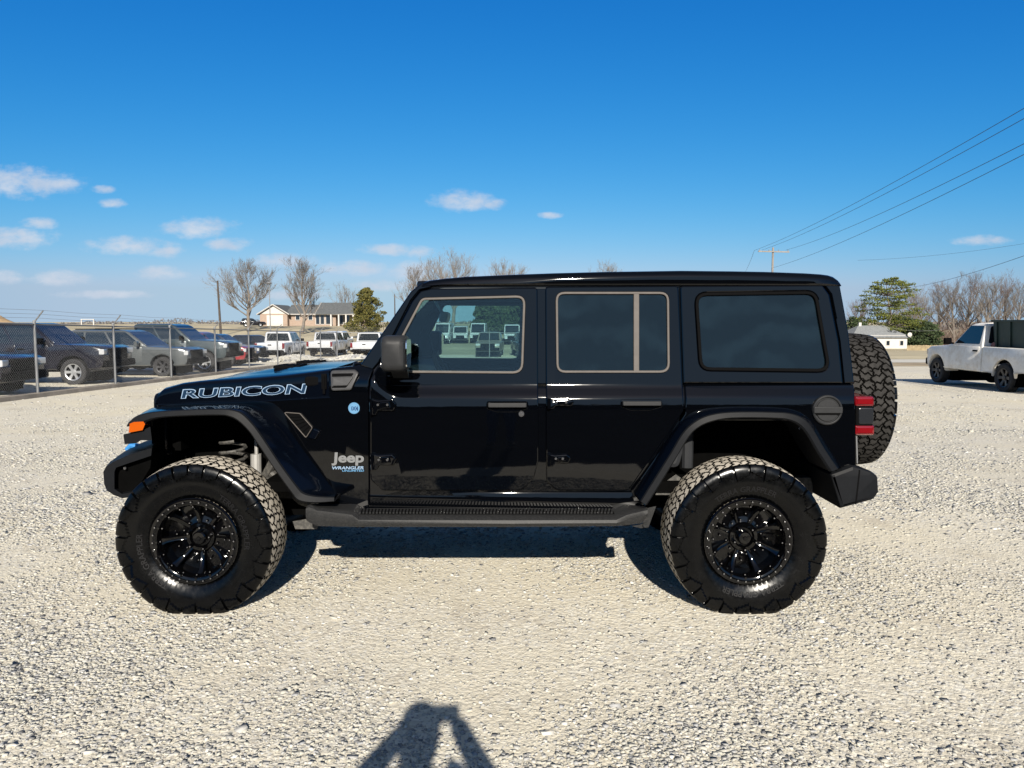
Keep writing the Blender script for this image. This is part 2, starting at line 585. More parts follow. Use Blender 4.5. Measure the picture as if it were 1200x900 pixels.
MT['lamp'] = mat('headlight_lens', (0.34, 0.35, 0.36), 0.12, 0.1, 0.7, coat=0.5)
MT['chrome'] = mat('chrome', (0.62, 0.63, 0.65), 0.15, 0.95, 0.5)
MT['p_black'] = mat('car_black', (0.008, 0.008, 0.012), 0.15, 0, 0.5, coat=0.4)
MT['p_grey'] = mat('car_grey_green', (0.060, 0.067, 0.070), 0.28, 0.2, 0.5, coat=0.6)
MT['p_slate'] = mat('car_slate', (0.032, 0.043, 0.047), 0.25, 0.2, 0.5, coat=0.6)
MT['p_red'] = mat('car_red', (0.19, 0.018, 0.022), 0.25, 0.1, 0.5, coat=0.6)
MT['p_navy'] = mat('car_navy', (0.015, 0.026, 0.06), 0.25, 0.1, 0.5, coat=0.6)
MT['p_white'] = mat('car_white', (0.36, 0.37, 0.385), 0.3, 0, 0.5, coat=0.5)
MT['p_tan'] = mat('car_tan', (0.15, 0.135, 0.11), 0.35, 0.1, 0.5, coat=0.4)
MT['p_dirty'] = mat('dirty_white_paint', (0.74, 0.71, 0.64), 0.45, 0, 0.4, coat=0.1, var=0.08, vscale=2.0,
                    dust=(0.50, 0.41, 0.29), dust_amt=0.75)
MT['green_steel'] = mat('dark_green_steel', (0.014, 0.030, 0.024), 0.55, 0, 0.4, var=0.25, vscale=3)
MT['tarp'] = mat('black_tarp', (0.008, 0.008, 0.009), 0.6)
MT['pink'] = mat('faded_red_bag', (0.36, 0.14, 0.10), 0.8, var=0.2)
MT['skin'] = mat('skin', (0.50, 0.30, 0.22), 0.5)
MT['hair'] = mat('brown_hair', (0.05, 0.03, 0.02), 0.6)
MT['jacket'] = mat('navy_jacket', (0.025, 0.035, 0.06), 0.8, var=0.2, vscale=12)
MT['jeans'] = mat('blue_jeans', (0.05, 0.08, 0.15), 0.85, var=0.2, vscale=15)
MT['boot'] = mat('brown_boot', (0.10, 0.06, 0.035), 0.6)
MT['phone'] = mat('black_phone', (0.01, 0.01, 0.01), 0.2)
MT['dirt'] = mat('tan_dirt', (0.23, 0.165, 0.10), 0.95, 0, 0.1, var=0.25, vscale=0.8, bump=0.5, bscale=3)


# ------------------------------------------------------------------ mesh kit
class MB:
    def __init__(s):
        s.v, s.f, s.m = [], [], []

    def add(s, verts, faces, mi=0):
        o = len(s.v)
        s.v.extend([tuple(p) for p in verts])
        for f in faces:
            s.f.append([i + o for i in f])
            s.m.append(mi)

    def box(s, c, d, mi=0, rot=None, bev=0.0):
        x, y, z = d[0] / 2, d[1] / 2, d[2] / 2
        if bev > 0:
            b = min(bev, x * .9, y * .9, z * .9)
            pts = rrect(-x, -z, x, z, b, 2)
            m2 = MB()
            m2.prism([pts], -y, y, b * .5, lambda u, w, d_: (u, d_, w))
            vs, fs = m2.v, m2.f
        else:
            vs = [(i * x, j * y, k * z) for i in (-1, 1) for j in (-1, 1) for k in (-1, 1)]
            fs = [(0, 1, 3, 2), (4, 6, 7, 5), (0, 4, 5, 1), (2, 3, 7, 6), (0, 2, 6, 4), (1, 5, 7, 3)]
        c = Vector(c)
        if rot is not None:
            vs = [c + rot @ Vector(p) for p in vs]
        else:
            vs = [c + Vector(p) for p in vs]
        s.add(vs, fs, mi)

    def tube(s, pts, r, n=8, mi=0, cap=True):
        pts = [Vector(p) for p in pts]
        rs = r if isinstance(r, (list, tuple)) else [r] * len(pts)
        vs, fs = [], []
        prev = None
        for i, p in enumerate(pts):
            a = pts[max(0, i - 1)]
            b = pts[min(len(pts) - 1, i + 1)]
            t = (b - a)
            if t.length < 1e-9:
                t = Vector((0, 0, 1))
            t.normalize()
            if prev is None:
                ref = Vector((0, 0, 1)) if abs(t.z) < .9 else Vector((1, 0, 0))
                u = t.cross(ref).normalized()
            else:
                u = (prev - t * prev.dot(t))
                u = u.normalized() if u.length > 1e-6 else t.orthogonal().normalized()
            prev = u
            w = t.cross(u)
            for k in range(n):
                an = 2 * math.pi * k / n
                vs.append(p + (u * math.cos(an) + w * math.sin(an)) * rs[i])
        for i in range(len(pts) - 1):
            for k in range(n):
                k2 = (k + 1) % n
                fs.append((i * n + k, i * n + k2, (i + 1) * n + k2, (i + 1) * n + k))
        if cap:
            fs.append(tuple(range(n))[::-1])
            fs.append(tuple((len(pts) - 1) * n + k for k in range(n)))
        s.add(vs, fs, mi)

    def lathe(s, prof, n=32, c=(0, 0, 0), axis='Y', mi=0, close=False):
        """prof: (along axis, radius)"""
        c = Vector(c)
        vs, fs = [], []
        for k in range(n):
            a = 2 * math.pi * k / n
            for (h, r) in prof:
                if axis == 'Y':
                    p = (r * math.cos(a), h, r * math.sin(a))
                elif axis == 'Z':
                    p = (r * math.cos(a), r * math.sin(a), h)
                else:
                    p = (h, r * math.cos(a), r * math.sin(a))
                vs.append(c + Vector(p))
        m = len(prof)
        for k in range(n):
            k2 = (k + 1) % n
            for j in range(m - 1 + (1 if close else 0)):
                j2 = (j + 1) % m
                fs.append((k * m + j, k * m + j2, k2 * m + j2, k2 * m + j))
        s.add(vs, fs, mi)

    def loft(s, secs, mi=0, caps=True, closed=True):
        n = len(secs[0])
        vs = [p for q in secs for p in q]
        fs = []
        for i in range(len(secs) - 1):
            for k in range(n if closed else n - 1):
                k2 = (k + 1) % n
                fs.append((i * n + k, i * n + k2, (i + 1) * n + k2, (i + 1) * n + k))
        if caps:
            fs.append(tuple(range(n))[::-1])
            fs.append(tuple((len(secs) - 1) * n + k for k in range(n)))
        s.add(vs, fs, mi)

    def prism(s, loops, d0, d1, bev, fmap, mi=0, both=True, cuts=(), mi_side=None):
        """outline (+holes) in (u,v), extruded along depth d0 (front) .. d1 (back); front edges rounded by bev"""
        loops = [list(l) for l in loops]
        out = []
        for i, l in enumerate(loops):
            if (area(l) > 0) != (i == 0):
                l = l[::-1]
            out.append(l)
        if bev > 0:
            front = [(bev, d0), (bev * .3, d0 + bev * .3), (0, d0 + bev)]
            back = [(0, d1 - bev), (bev * .3, d1 - bev * .3), (bev, d1)] if both else [(0, d1)]
        else:
            front, back = [(0, d0)], [(0, d1)]
        rings = front + back
        bm = bmesh.new()
        rv = []
        for (ins, dep) in rings:
            row = []
            for l in out:
                row.append([bm.verts.new((u, dep, v)) for (u, v) in (offset(l, ins) if ins else l)])
            rv.append(row)
        for i in range(len(rings) - 1):
            for li, l in enumerate(out):
                n = len(l)
                for k in range(n):
                    k2 = (k + 1) % n
                    try:
                        f = bm.faces.new((rv[i][li][k], rv[i][li][k2], rv[i + 1][li][k2], rv[i + 1][li][k]))
                        if mi_side is not None:
                            f.material_index = 1
                    except ValueError:
                        pass
        for row in (rv[0], rv[-1]):
            flat = [v for l in row for v in l]
            tris = tessellate_polygon([[Vector((v.co.x, v.co.z, 0)) for v in l] for l in row])
            for t in tris:
                try:
                    bm.faces.new([flat[i] for i in t])
                except ValueError:
                    pass
        bmesh.ops.recalc_face_normals(bm, faces=bm.faces)
        for (ax, val) in cuts:
            no = (0, 0, 1) if ax == 'v' else (1, 0, 0)
            co = (0, 0, val) if ax == 'v' else (val, 0, 0)
            bmesh.ops.bisect_plane(bm, geom=bm.verts[:] + bm.edges[:] + bm.faces[:], plane_co=co, plane_no=no, dist=1e-5)
        bm.verts.ensure_lookup_table()
        bm.verts.index_update()
        vs = [fmap(v.co.x, v.co.z, v.co.y) for v in bm.verts]
        fa = [[v.index for v in f.verts] for f in bm.faces if f.material_index == 0]
        fb = [[v.index for v in f.verts] for f in bm.faces if f.material_index == 1]
        bm.free()
        o = len(s.v)
        s.v.extend([tuple(p) for p in vs])
        for f in fa:
            s.f.append([i + o for i in f])
            s.m.append(mi)
        for f in fb:
            s.f.append([i + o for i in f])
            s.m.append(mi_side)

    def build(s, name, mats, parent=None, off=None, ang=20, recalc=True, smooth=True):
        me = bpy.data.meshes.new(name)
        vs = s.v
        if off is not None:
            o = Vector(off)
            vs = [(p[0] - o.x, p[1] - o.y, p[2] - o.z) for p in vs]
        me.from_pydata(vs, [], s.f)
        if not isinstance(mats, (list, tuple)):
            mats = [mats]
        for q in mats:
            me.materials.append(MT[q] if isinstance(q, str) else q)
        if len(mats) > 1:
            me.polygons.foreach_set('material_index', s.m)
        if recalc:
            bm = bmesh.new()
            bm.from_mesh(me)
            bmesh.ops.recalc_face_normals(bm, faces=bm.faces)
            bm.to_mesh(me)
            bm.free()
        if smooth:
            me.shade_smooth()
            me.set_sharp_from_angle(angle=R(ang))
        ob = bpy.data.objects.new(name, me)
        COL.objects.link(ob)
        if parent is not None:
            ob.parent = parent
        return ob


def area(l):
    return 0.5 * sum(l[i][0] * l[(i + 1) % len(l)][1] - l[(i + 1) % len(l)][0] * l[i][1] for i in range(len(l)))


def offset(l, d):
    """inset towards the left of travel"""
    n = len(l)
    res = []
    for i in range(n):
        p0, p1, p2 = Vector(l[i - 1]), Vector(l[i]), Vector(l[(i + 1) % n])
        e1, e2 = (p1 - p0), (p2 - p1)
        if e1.length < 1e-9:
            e1 = e2
        if e2.length < 1e-9:
            e2 = e1
        e1 = e1.normalized()
        e2 = e2.normalized()
        n1, n2 = Vector((-e1.y, e1.x)), Vector((-e2.y, e2.x))
        b = n1 + n2
        if b.length < 1e-6:
            b = n1
        b.normalize()
        c = max(0.35, b.dot(n1))
        res.append((p1.x + b.x * d / c, p1.y + b.y * d / c))
    return res


def rnd(pts, n=5):
    """polygon with rounded corners: (x, y[, r])"""
    out = []
    m = len(pts)
    for i in range(m):
        p = pts[i]
        r = p[2] if len(p) > 2 else 0
        p1 = Vector(p[:2])
        if r <= 0:
            out.append((p1.x, p1.y))
            continue
        a = Vector(pts[i - 1][:2]) - p1
        b = Vector(pts[(i + 1) % m][:2]) - p1
        la, lb = a.length, b.length
        a.normalize()
        b.normalize()
        ang = math.acos(max(-1, min(1, a.dot(b))))
        t = min(r / max(.05, math.tan(ang / 2)), la * .48, lb * .48)
        s0, s1 = p1 + a * t, p1 + b * t
        for k in range(n + 1):
            q = k / n
            c = s0 * (1 - q) ** 2 + p1 * 2 * q * (1 - q) + s1 * q * q
            out.append((c.x, c.y))
    return out


def rrect(x0, y0, x1, y1, r, n=4):
    return rnd([(x0, y0, r), (x1, y0, r), (x1, y1, r), (x0, y1, r)], n)


def put(o, label=None, cat=None, group=None, kind=None):
    if label:
        o['label'] = label
    if cat:
        o['category'] = cat
    if group:
        o['group'] = group
    if kind:
        o['kind'] = kind
    return o


def empty(name, loc=(0, 0, 0), rz=0.0, parent=None):
    o = bpy.data.objects.new(name, None)
    o.location = loc
    o.rotation_euler = (0, 0, rz)
    o.empty_display_size = 0.3
    COL.objects.link(o)
    if parent is not None:
        o.parent = parent
    return o


def copy_tree(o, parent=None):
    c = o.copy()
    COL.objects.link(c)
    if parent is not None:
        c.parent = parent
    for ch in [x for x in ALLCH(o)]:
        copy_tree(ch, c)
    return c


def ALLCH(o):
    return [x for x in bpy.data.objects if x.parent == o]


def text_geo(body, off=0.0, res=4):
    cu = bpy.data.curves.new('lettering', 'FONT')
    cu.body = body
    cu.offset = off
    cu.resolution_u = res
    cu.fill_mode = 'FRONT'
    ob = bpy.data.objects.new('lettering', cu)
    COL.objects.link(ob)
    bpy.context.view_layer.update()
    me = bpy.data.meshes.new_from_object(ob.evaluated_get(bpy.context.evaluated_depsgraph_get()))
    vs = [(v.co.x, v.co.y) for v in me.vertices]
    fs = [list(p.vertices) for p in me.polygons]
    bpy.data.objects.remove(ob)
    bpy.data.curves.remove(cu)
    bpy.data.meshes.remove(me)
    return vs, fs


def smooth01(a, b, x):
    t = max(0.0, min(1.0, (x - a) / (b - a)))
    return t * t * (3 - 2 * t)


# ------------------------------------------------------------------ terrain
def ground_z(x, y):
    z = -0.021 * max(0.0, y - 6.0)
    zlot = -0.021 * 52.0
    if y > 58:
        r = smooth01(-0.02, 0.30, x / max(y, 1))
        zl = zlot + (0.72 - zlot) * smooth01(100, 150, y)
        zr = zlot - 2.6 * smooth01(45, 150, y)
        z = zl * (1 - r) + zr * r
        far = smooth01(260, 700, y)
        z = z * (1 - far) - 0.9 * far
    elif y > 45:
        r = smooth01(-0.02, 0.30, x / max(y, 1))
        z += -2.6 * smooth01(45, 150, y) * r
    if y < 12:
        z += 0.012 * math.sin(x * .9 + 1.1) * math.sin(y * .7) * smooth01(3, 9, abs(x) + abs(y - 4.5))
    return z


def sheet(name, xs, ys, dz, material, kind='structure', edge=None):
    mb = MB()
    nx, ny = len(xs), len(ys)
    vs = []
    for y in ys:
        for x in xs:
            vs.append((x, y, ground_z(x, y) + dz))
    fs = []
    for j in range(ny - 1):
        for i in range(nx - 1):
            if edge and not edge((xs[i] + xs[i + 1]) / 2, (ys[j] + ys[j + 1]) / 2):
                continue
            a = j * nx + i
            fs.append((a, a + 1, a + nx + 1, a + nx))
    mb.add(vs, fs)
    o = mb.build(name, material, recalc=False)
    put(o, kind=kind)
    return o


def lin(a, b, n):
    return [a + (b - a) * i / (n - 1) for i in range(n)]


xs_far = sorted(set([round(v, 3) for v in [-3500, -1800, -1000, -600, -400] + lin(-300, 300, 61) + [400, 600, 1000, 1800, 3500]]))
ys_far = [-300, -200, -120, -60] + lin(-30, 60, 46) + lin(62, 300, 80) + [340, 400, 480, 560, 640, 760, 1000, 1500, 2500, 6000]
sheet('ground', xs_far, ys_far, -0.03, 'dry_grass')
sheet('gravel_lot', lin(-46, 40, 130), lin(1.25, 62, 130), 0.0, 'gravel',
      edge=lambda x, y: y < (61.5 if x < 4 else 40 - 0.02 * (x - 4)))
sheet('verge', lin(2, 120, 60), lin(39, 44.5, 12), 0.012, 'verge')
sheet('road', lin(-2, 160, 80), lin(44.5, 52, 16), 0.02, 'pale_road')
sheet('reflected_dark_ground', lin(-120, 120, 60), lin(-52, 1.25, 30), 0.0, 'dark_ground')  # unseen dark ground added behind the camera so the doors reflect black


def build_stones():
    rng = np.random.default_rng(7)
    # broken chip: a box whose corners are knocked about
    base = np.array([(i, j, k) for i in (-1, 1) for j in (-1, 1) for k in (-1, 1)], float) * .8
    F = np.array([(0, 1, 3), (0, 3, 2), (4, 6, 7), (4, 7, 5), (0, 4, 5), (0, 5, 1), (2, 3, 7), (2, 7, 6), (0, 2, 6), (0, 6, 4), (1, 5, 7), (1, 7, 3)])

    def clump(x, y):
        return (np.sin(x * 1.7 + 1.3 * np.sin(y * 1.1)) + np.sin(y * 2.3 + x * .6 + 2) + np.sin(x * 3.9 - y * 2.7) * .7
                + np.sin(x * .55 + 4) * .8 + np.sin((x + y) * 6.1) * .35) / 3.8
    bands = [(2.2, 3.6, 34000, .0035, .0125), (3.6, 5.6, 40000, .0045, .0130), (5.6, 9.0, 34000, .007, .018),
             (9.0, 16.0, 22000, .009, .021), (16.0, 30.0, 9000, .013, .03)]
    VS, NS = [], 0
    for (y0, y1, n, s0, s1) in bands:
        k = int(n * 2.4)
        y = y0 + (y1 - y0) * rng.random(k)
        x = (rng.random(k) * 2 - 1) * (.78 * y + .3)
        d = clump(x, y)
        keep = rng.random(k) < np.clip(.40 + .9 * d, .10, 1)
        x, y = x[keep][:n], y[keep][:n]
        # keep clear of the tyre footprints
        ok = np.ones(len(x), bool)
        for wx in (-1.73, 1.287):
            ok &= ~((abs(x - wx) < .16) & (abs(y - 4.22) < .2))
        x, y = x[ok], y[ok]
        m = len(x)
        size = s0 + (s1 - s0) * rng.random(m) ** 2.6
        big = rng.random(m) < .006
        size[big] *= 1.9
        sc = np.stack([size * (.8 + .7 * rng.random(m)), size * (.7 + .5 * rng.random(m)), size * (.28 + .34 * rng.random(m))], 1)
        v = base[None] * (.55 + .6 * rng.random((m, 8, 1))) + .5 * (rng.random((m, 8, 3)) - .5)
        v = v * sc[:, None]
        tx, ty, tz = (rng.random(m) - .5) * .7, (rng.random(m) - .5) * .9, rng.random(m) * 6.283
        c, s_ = np.cos(tx), np.sin(tx)
        v = np.stack([v[..., 0], v[..., 1] * c[:, None] - v[..., 2] * s_[:, None], v[..., 1] * s_[:, None] + v[..., 2] * c[:, None]], 2)
        c, s_ = np.cos(tz), np.sin(tz)
        v = np.stack([v[..., 0] * c[:, None] - v[..., 1] * s_[:, None], v[..., 0] * s_[:, None] + v[..., 1] * c[:, None], v[..., 2]], 2)
        gz = np.array([ground_z(a, b) for a, b in zip(x, y)])
        v += np.stack([x, y, gz + size * .085], 1)[:, None]
        VS.append(v.reshape(-1, 3))
        NS += m
    V = np.concatenate(VS)
    FF = (F[None] + 8 * np.arange(NS)[:, None, None]).reshape(-1, 3)
    me = bpy.data.meshes.new('loose_stones')
    me.vertices.add(len(V))
    me.vertices.foreach_set('co', V.ravel().astype(np.float32))
    me.loops.add(FF.size)
    me.loops.foreach_set('vertex_index', FF.ravel().astype(np.int32))
    me.polygons.add(len(FF))
    me.polygons.foreach_set('loop_start', np.arange(0, FF.size, 3, dtype=np.int32))
    me.update(calc_edges=True)
    me.materials.append(MT['stone'])
    o = bpy.data.objects.new('loose_stones', me)
    COL.objects.link(o)
    put(o, 'loose pale crushed stones scattered over the gravel lot', 'gravel', kind='stuff')


build_stones()

#@@JEEP
# ------------------------------------------------------------------ the black off-road vehicle
HW = [(0.3, .795), (.60, .800), (.75, .811), (.95, .817), (1.12, .8155), (1.17, .8125), (1.19, .807), (1.205, .8005),
      (1.235, .785), (1.250, .778), (1.268, .7725), (1.5, .738), (1.84, .692), (2.0, .67)]


def hw(x, z):
    t = max(0.0, min(1.0, (-0.625 - x) / 0.15))
    z = z - 0.10 * t * t * max(0.0, min(1.0, (1.42 - z) / .08))
    if z <= HW[0][0]:
        h = HW[0][1]
    elif z >= HW[-1][0]:
        h = HW[-1][1]
    else:
        for (a, b), (c, d) in zip(HW, HW[1:]):
            if z <= c:
                h = b + (d - b) * (z - a) / (c - a)
                break
    return h - 0.19 * max(0.0, min(1.0, (-0.80 - x) / 1.15))


def body_map(side):
    return lambda u, v, d: (u, YC - side * (hw(u, v) - d), v)


def sp(px, py, *r):
    """photograph pixel on the near body side -> (x, z[, radius in metres])"""
    Y = 4.25
    for _ in range(6):
        p = P(px, py, Y)
        Y = YC - hw(p.x, p.z)
    return (p.x, p.z) + tuple(q / 208.0 for q in r)


def hood_hw(x):
    return 0.60 + 0.155 * max(0.0, min(1.0, (x + 2.10) / 1.17))


def sph(px, py):
    Y = 4.4
    for _ in range(6):
        p = P(px, py, Y)
        Y = YC - hood_hw(p.x)
    return p.x, p.z


def spoly(pts):
    return rnd([sp(*p) for p in pts])


ZC = [('v', z) for z, _ in HW[1:-1]]
ZC_FRONT = ZC + [('v', z + dz) for z in (1.19, 1.22, 1.25) for dz in (.03, .06, .09)] + [('u', -.81 + .025 * i) for i in range(9)]
JX = -0.22
JOFF = (JX, YC, 0)
jeep = empty('off_road_suv', JOFF)
put(jeep, 'large lifted glossy black off-road vehicle parked broadside in the middle of the gravel', 'off-road vehicle')


def jb(mb, name, mats, parent=None, **k):
    return mb.build(name, mats, parent or jeep, off=JOFF, **k)


def mirror_y(p):
    return (p[0], 2 * YC - p[1], p[2])


FD = [(434, 470, 2), (434, 444, 6), (445, 425, 4), (463, 391), (483, 353, 4), (493, 341, 5), (506, 338, 4), (630, 337, 4), (631, 540, 12),
      (626, 560, 10), (612, 575, 14), (448, 575, 8), (434, 562, 8)]
FW = [(494, 349, 9), (616, 346, 11), (613, 438, 13), (477, 437, 6), (468, 398, 4)]
RD = [(639, 336, 4), (795, 335, 4), (800, 450), (801, 482, 5), (791, 497), (750, 556, 8), (737, 575, 10), (652, 575, 9), (640, 563, 9)]
RW = [(651, 342, 11), (784, 342, 11), (785, 437, 12), (652, 437, 11)]
QW = [(814, 343, 15), (957, 341, 15), (974, 436, 14), (820, 434, 14)]


def shrink(pts, d):
    l = rnd([sp(*p) for p in pts])
    if area(l) < 0:
        l = l[::-1]
    return offset(l, d)


def at_body(px, py, d, side):
    x, z = sp(px, py)
    return Vector((x, YC - side * (hw(x, z) - d), z))


def handle(parent, x0, x1, y0, y1, side):
    mb = MB()
    f = body_map(side)
    cy = (y0 + y1) / 2
    mb.prism([spoly([(x0, y0 + 1, 3), (x1, y0 + 1, 3), (x1, y1 - 2, 3), (x1 - 14, y1 + 2, 4), (x0 + 12, y1 + 2, 4), (x0, y1 - 2, 3)])],
             -.003, .002, .002, f, 0)
    mb.prism([spoly([(x0 + 2, cy - 3.3, 2), (x1 - 2, cy - 3.3, 2), (x1 - 2, cy + 2.0, 2), (x0 + 2, cy + 2.0, 2)])], -.034, -.016, .005, f, 1)
    for a, b in ((x0 + 2, x0 + 9), (x1 - 10, x1 - 2)):
        mb.prism([spoly([(a, cy - 3.2), (b, cy - 3.2), (b, cy + 2), (a, cy + 2)])], -.022, -.002, .002, f, 1)
    return jb(mb, 'handle', ['paint', 'trim_grey'], parent)


def hinge(parent, x0, x1, y0, y1, side):
    mb = MB()
    f = body_map(side)
    h = y1 - y0
    mb.prism([spoly([(x0, y0), (x0 + 9, y0 + 2), (x1 - 5, y0 + 1, 3), (x1, y0 + h * .3, 3), (x1 - 3, y0 + h * .75, 3), (x0 + 10, y0 + h * .72), (x0 + 7, y1), (x0, y1)])],
             -.020, .002, .006, f)
    mb.prism([spoly([(x0 + 12, y0 + 4, 1), (x1 - 8, y0 + 3, 1), (x1 - 6, y0 + h * .55, 1), (x0 + 12, y0 + h * .6, 1)])], -.030, -.018, .004, f)
    c = at_body(x0 + 2, (y0 + y1) / 2, -.024, side)
    mb.tube([c + Vector((0, 0, -h / 440)), c + Vector((0, 0, h / 440))], .011, 10)
    for q in (x0 + 10, x1 - 10):
        c = at_body(q, y0 + h * .35, -.030, side)
        mb.tube([c, c + Vector((0, -side * .006, 0))], .007, 8, 1)
    return jb(mb, 'hinge', ['paint', 'bolt'], parent)


def window_set(parent, outline, side, glass, trim, w=.0135, name='window'):
    f = body_map(side)
    mb = MB()
    outer = shrink(outline, 0)
    inner = shrink(outline, w)
    mb.prism([outer, inner], -.006, .012, .004, f, cuts=ZC[9:])
    fr = jb(mb, name + '_frame', trim, parent)
    mb = MB()
    mb.prism([shrink(outline, w - .006)], .010, .0145, 0, f, cuts=ZC[9:])
    g = jb(mb, name, glass, parent)
    return fr, g


for side in (1, -1):
    f = body_map(side)
    # doors
    mb = MB()
    mb.prism([spoly(FD), shrink(FW, .004)], 0, .045, .007, f, cuts=ZC_FRONT)
    d1 = jb(mb, 'door', 'paint')
    window_set(d1, FW, side, 'glass_front', 'window_trim')
    handle(d1, 570, 619, 469, 481, side)
    mb = MB()
    c = at_body(611, 485, -.002, side)
    mb.tube([c, c + Vector((0, -side * .007, 0))], [.017, .015], 20)
    mb.tube([c + Vector((0, -side * .007, 0)), c + Vector((0, -side * .009, 0))], [.010, .009], 14)
    jb(mb, 'lock_cylinder', 'bolt', d1)
    hinge(d1, 434, 465, 467, 486, side)
    hinge(d1, 435, 465, 531, 550, side)
    mb = MB()
    mb.prism([spoly(RD), shrink(RW, .004)], 0, .045, .007, f, cuts=ZC)
    d2 = jb(mb, 'door', 'paint')
    window_set(d2, RW, side, 'glass_tint', 'window_trim')
    mb = MB()
    mb.prism([spoly([(742.5, 344), (749, 344), (749, 435), (742.5, 435)])], -.004, .012, .003, f, cuts=ZC[9:])
    jb(mb, 'window_divider', 'window_trim', d2)
    handle(d2, 727, 776, 467, 479, side)
    hinge(d2, 641, 673, 466, 479, side)
    hinge(d2, 641, 669, 531, 546, side)
    # body: quarter, fender, rocker, pillars
    mb = MB()
    mb.prism([spoly([(803, 452, 2), (1001, 450.8, 2), (1002, 470), (1004, 545, 3), (976, 549), (963, 522), (944, 501), (925, 493), (832, 493), (813, 504),
                     (758, 588), (742, 588), (740, 575), (753, 558), (794, 499), (803, 485)])], .002, .05, .006, f, cuts=ZC)
    mb.prism([spoly([(183, 474), (300, 470), (386, 465), (387, 432, 3), (422, 428, 3), (437, 433), (432, 446, 3), (432, 600), (395, 600), (352, 588),
                     (297, 500), (281, 488), (262, 484), (187, 484)])], .001, .05, .005, f, cuts=ZC_FRONT + [('u', -2 + .15 * i) for i in range(8)])
    mb.prism([spoly([(396, 577), (742, 577), (757, 592), (755, 602), (397, 602)])], .004, .10, .006, f, cuts=ZC)
    mb.prism([spoly([(432, 452), (437, 432), (470, 372), (490, 338), (972, 336), (993, 392), (1002, 448), (1002, 480), (800, 480), (796, 499), (750, 590), (432, 590)]),
              shrink(FW, .002), shrink(RW, .002), shrink(QW, .016)], .026, .055, .002, f, cuts=ZC)
    jb(mb, 'body_side', 'paint')
    # windshield pillar
    mb = MB()
    mb.prism([spoly([(422, 428), (481, 342, 5), (494, 331, 3), (508, 334), (505, 337), (492, 340, 4), (482, 352, 4), (462, 391), (444, 425, 3), (436, 434)])],
             -.001, .075, .008, lambda u, v, d: (u, YC - side * (hw(-.5, v) - d), v), cuts=ZC[9:])
    jb(mb, 'windshield_pillar', 'paint')
    # hardtop side with its fixed window
    mb = MB()
    mb.prism([spoly([(797, 335, 4), (964, 334, 4), (972, 345), (983, 400), (988, 449), (801, 449)]), shrink(QW, 0)], 0, .05, .008, f, cuts=ZC[9:])
    ht = jb(mb, 'hardtop_side', 'paint')
    window_set(ht, QW, side, 'glass_tint', 'black_plastic', .018)
    mb = MB()
    mb.prism([spoly([(966, 334), (984.5, 333.5), (988, 352), (994.5, 388), (1001.5, 449), (990, 449), (985, 400), (974, 345)])], .001, .25, .008, f, cuts=ZC[9:])
    jb(mb, 'hardtop_corner', 'paint')
    # fuel door
    if side == 1:
        c = at_body(969, 480.5, 0, 1)
        mb = MB()
        mb.lathe([(0, .086), (-.012, .084), (-.016, .078), (-.013, .073), (-.006, .071), (-.006, .066), (-.012, .062), (-.013, 0.0)], 40, c)
        mb.box(c + Vector((0, -.016, .002)), (.162, .014, .036), 0, None, .006)
        mb.box(c + Vector((0, -.010, -.022)), (.14, .008, .010), 1)
        jb(mb, 'fuel_cap', ['trim_grey', 'black_plastic'])
    # tail light
    mb = MB()

    def tl(d0, d1, x0, x1, y0, y1, mi, b=.008):
        mb.prism([rnd([(*P(x, y, 4.27).xz, .012) for x, y in ((x0, y0), (x1, y0), (x1, y1), (x0, y1))])], d0, d1, b,
                 lambda u, v, d: (u, YC - side * (.80 - d), v), mi)
    tl(-.012, .24, 1000, 1020, 464.5, 508.5, 0)
    tl(-.020, .235, 998.5, 1021, 464, 475.5, 1, .014)
    tl(-.020, .235, 998.5, 1021.5, 497.5, 509, 1, .014)
    tl(-.016, .2, 1003, 1020.5, 477, 496, 2, .006)
    jb(mb, 'tail_light', ['black_plastic', 'red_lens', 'smoke_lens'])
    # lettering and badges
    if side == 1:
        def lettering(txt, quad, surf, name, material, off, lift, parent, thick=.003):
            vs, fs = text_geo(txt, off)
            xs = [a for a, _ in vs]
            ys = [b for _, b in vs]
            a0, a1, b0, b1 = min(xs), max(xs), min(ys), max(ys)
            bl, br, tr, tl_ = quad
            pts = []
            for (a, b) in vs:
                s, t = (a - a0) / (a1 - a0), (b - b0) / (b1 - b0)
                px = (bl[0] * (1 - s) + br[0] * s) * (1 - t) + (tl_[0] * (1 - s) + tr[0] * s) * t
                py = (bl[1] * (1 - s) + br[1] * s) * (1 - t) + (tl_[1] * (1 - s) + tr[1] * s) * t
                pts.append(surf(px, py, lift))
            m = MB()
            m.add(pts, fs)
            return jb(m, name, material, parent, recalc=False, smooth=False)

        def on_body(px, py, lift):
            x, z = sp(px, py)
            return (x, YC - hw(x, z) - lift, z)
        lettering('Jeep', ((388.5, 545.5), (426.5, 545.5), (427, 530), (389.5, 530)), on_body, 'badge', 'badge_silver', .035, .004, None)
        lettering('WRANGLER', ((388.5, 550.0), (426.5, 549.8), (427.5, 546.2), (389.3, 546.4)), on_body, 'badge', 'decal_edge', .03, .004, None)
        lettering('UNLIMITED', ((401, 552.6), (426.5, 552.6), (427, 550.3), (401.3, 550.3)), on_body, 'badge', 'badge_blue', .03, .004, None)
        mb = MB()
        c = Vector(on_body(415, 478.3, 0))
        mb.lathe([(0, .033), (-.004, .033), (-.006, .031), (-.006, .026), (-.005, .025), (-.005, 0)], 32, c)
        bd = jb(mb, 'badge', 'badge_blue')
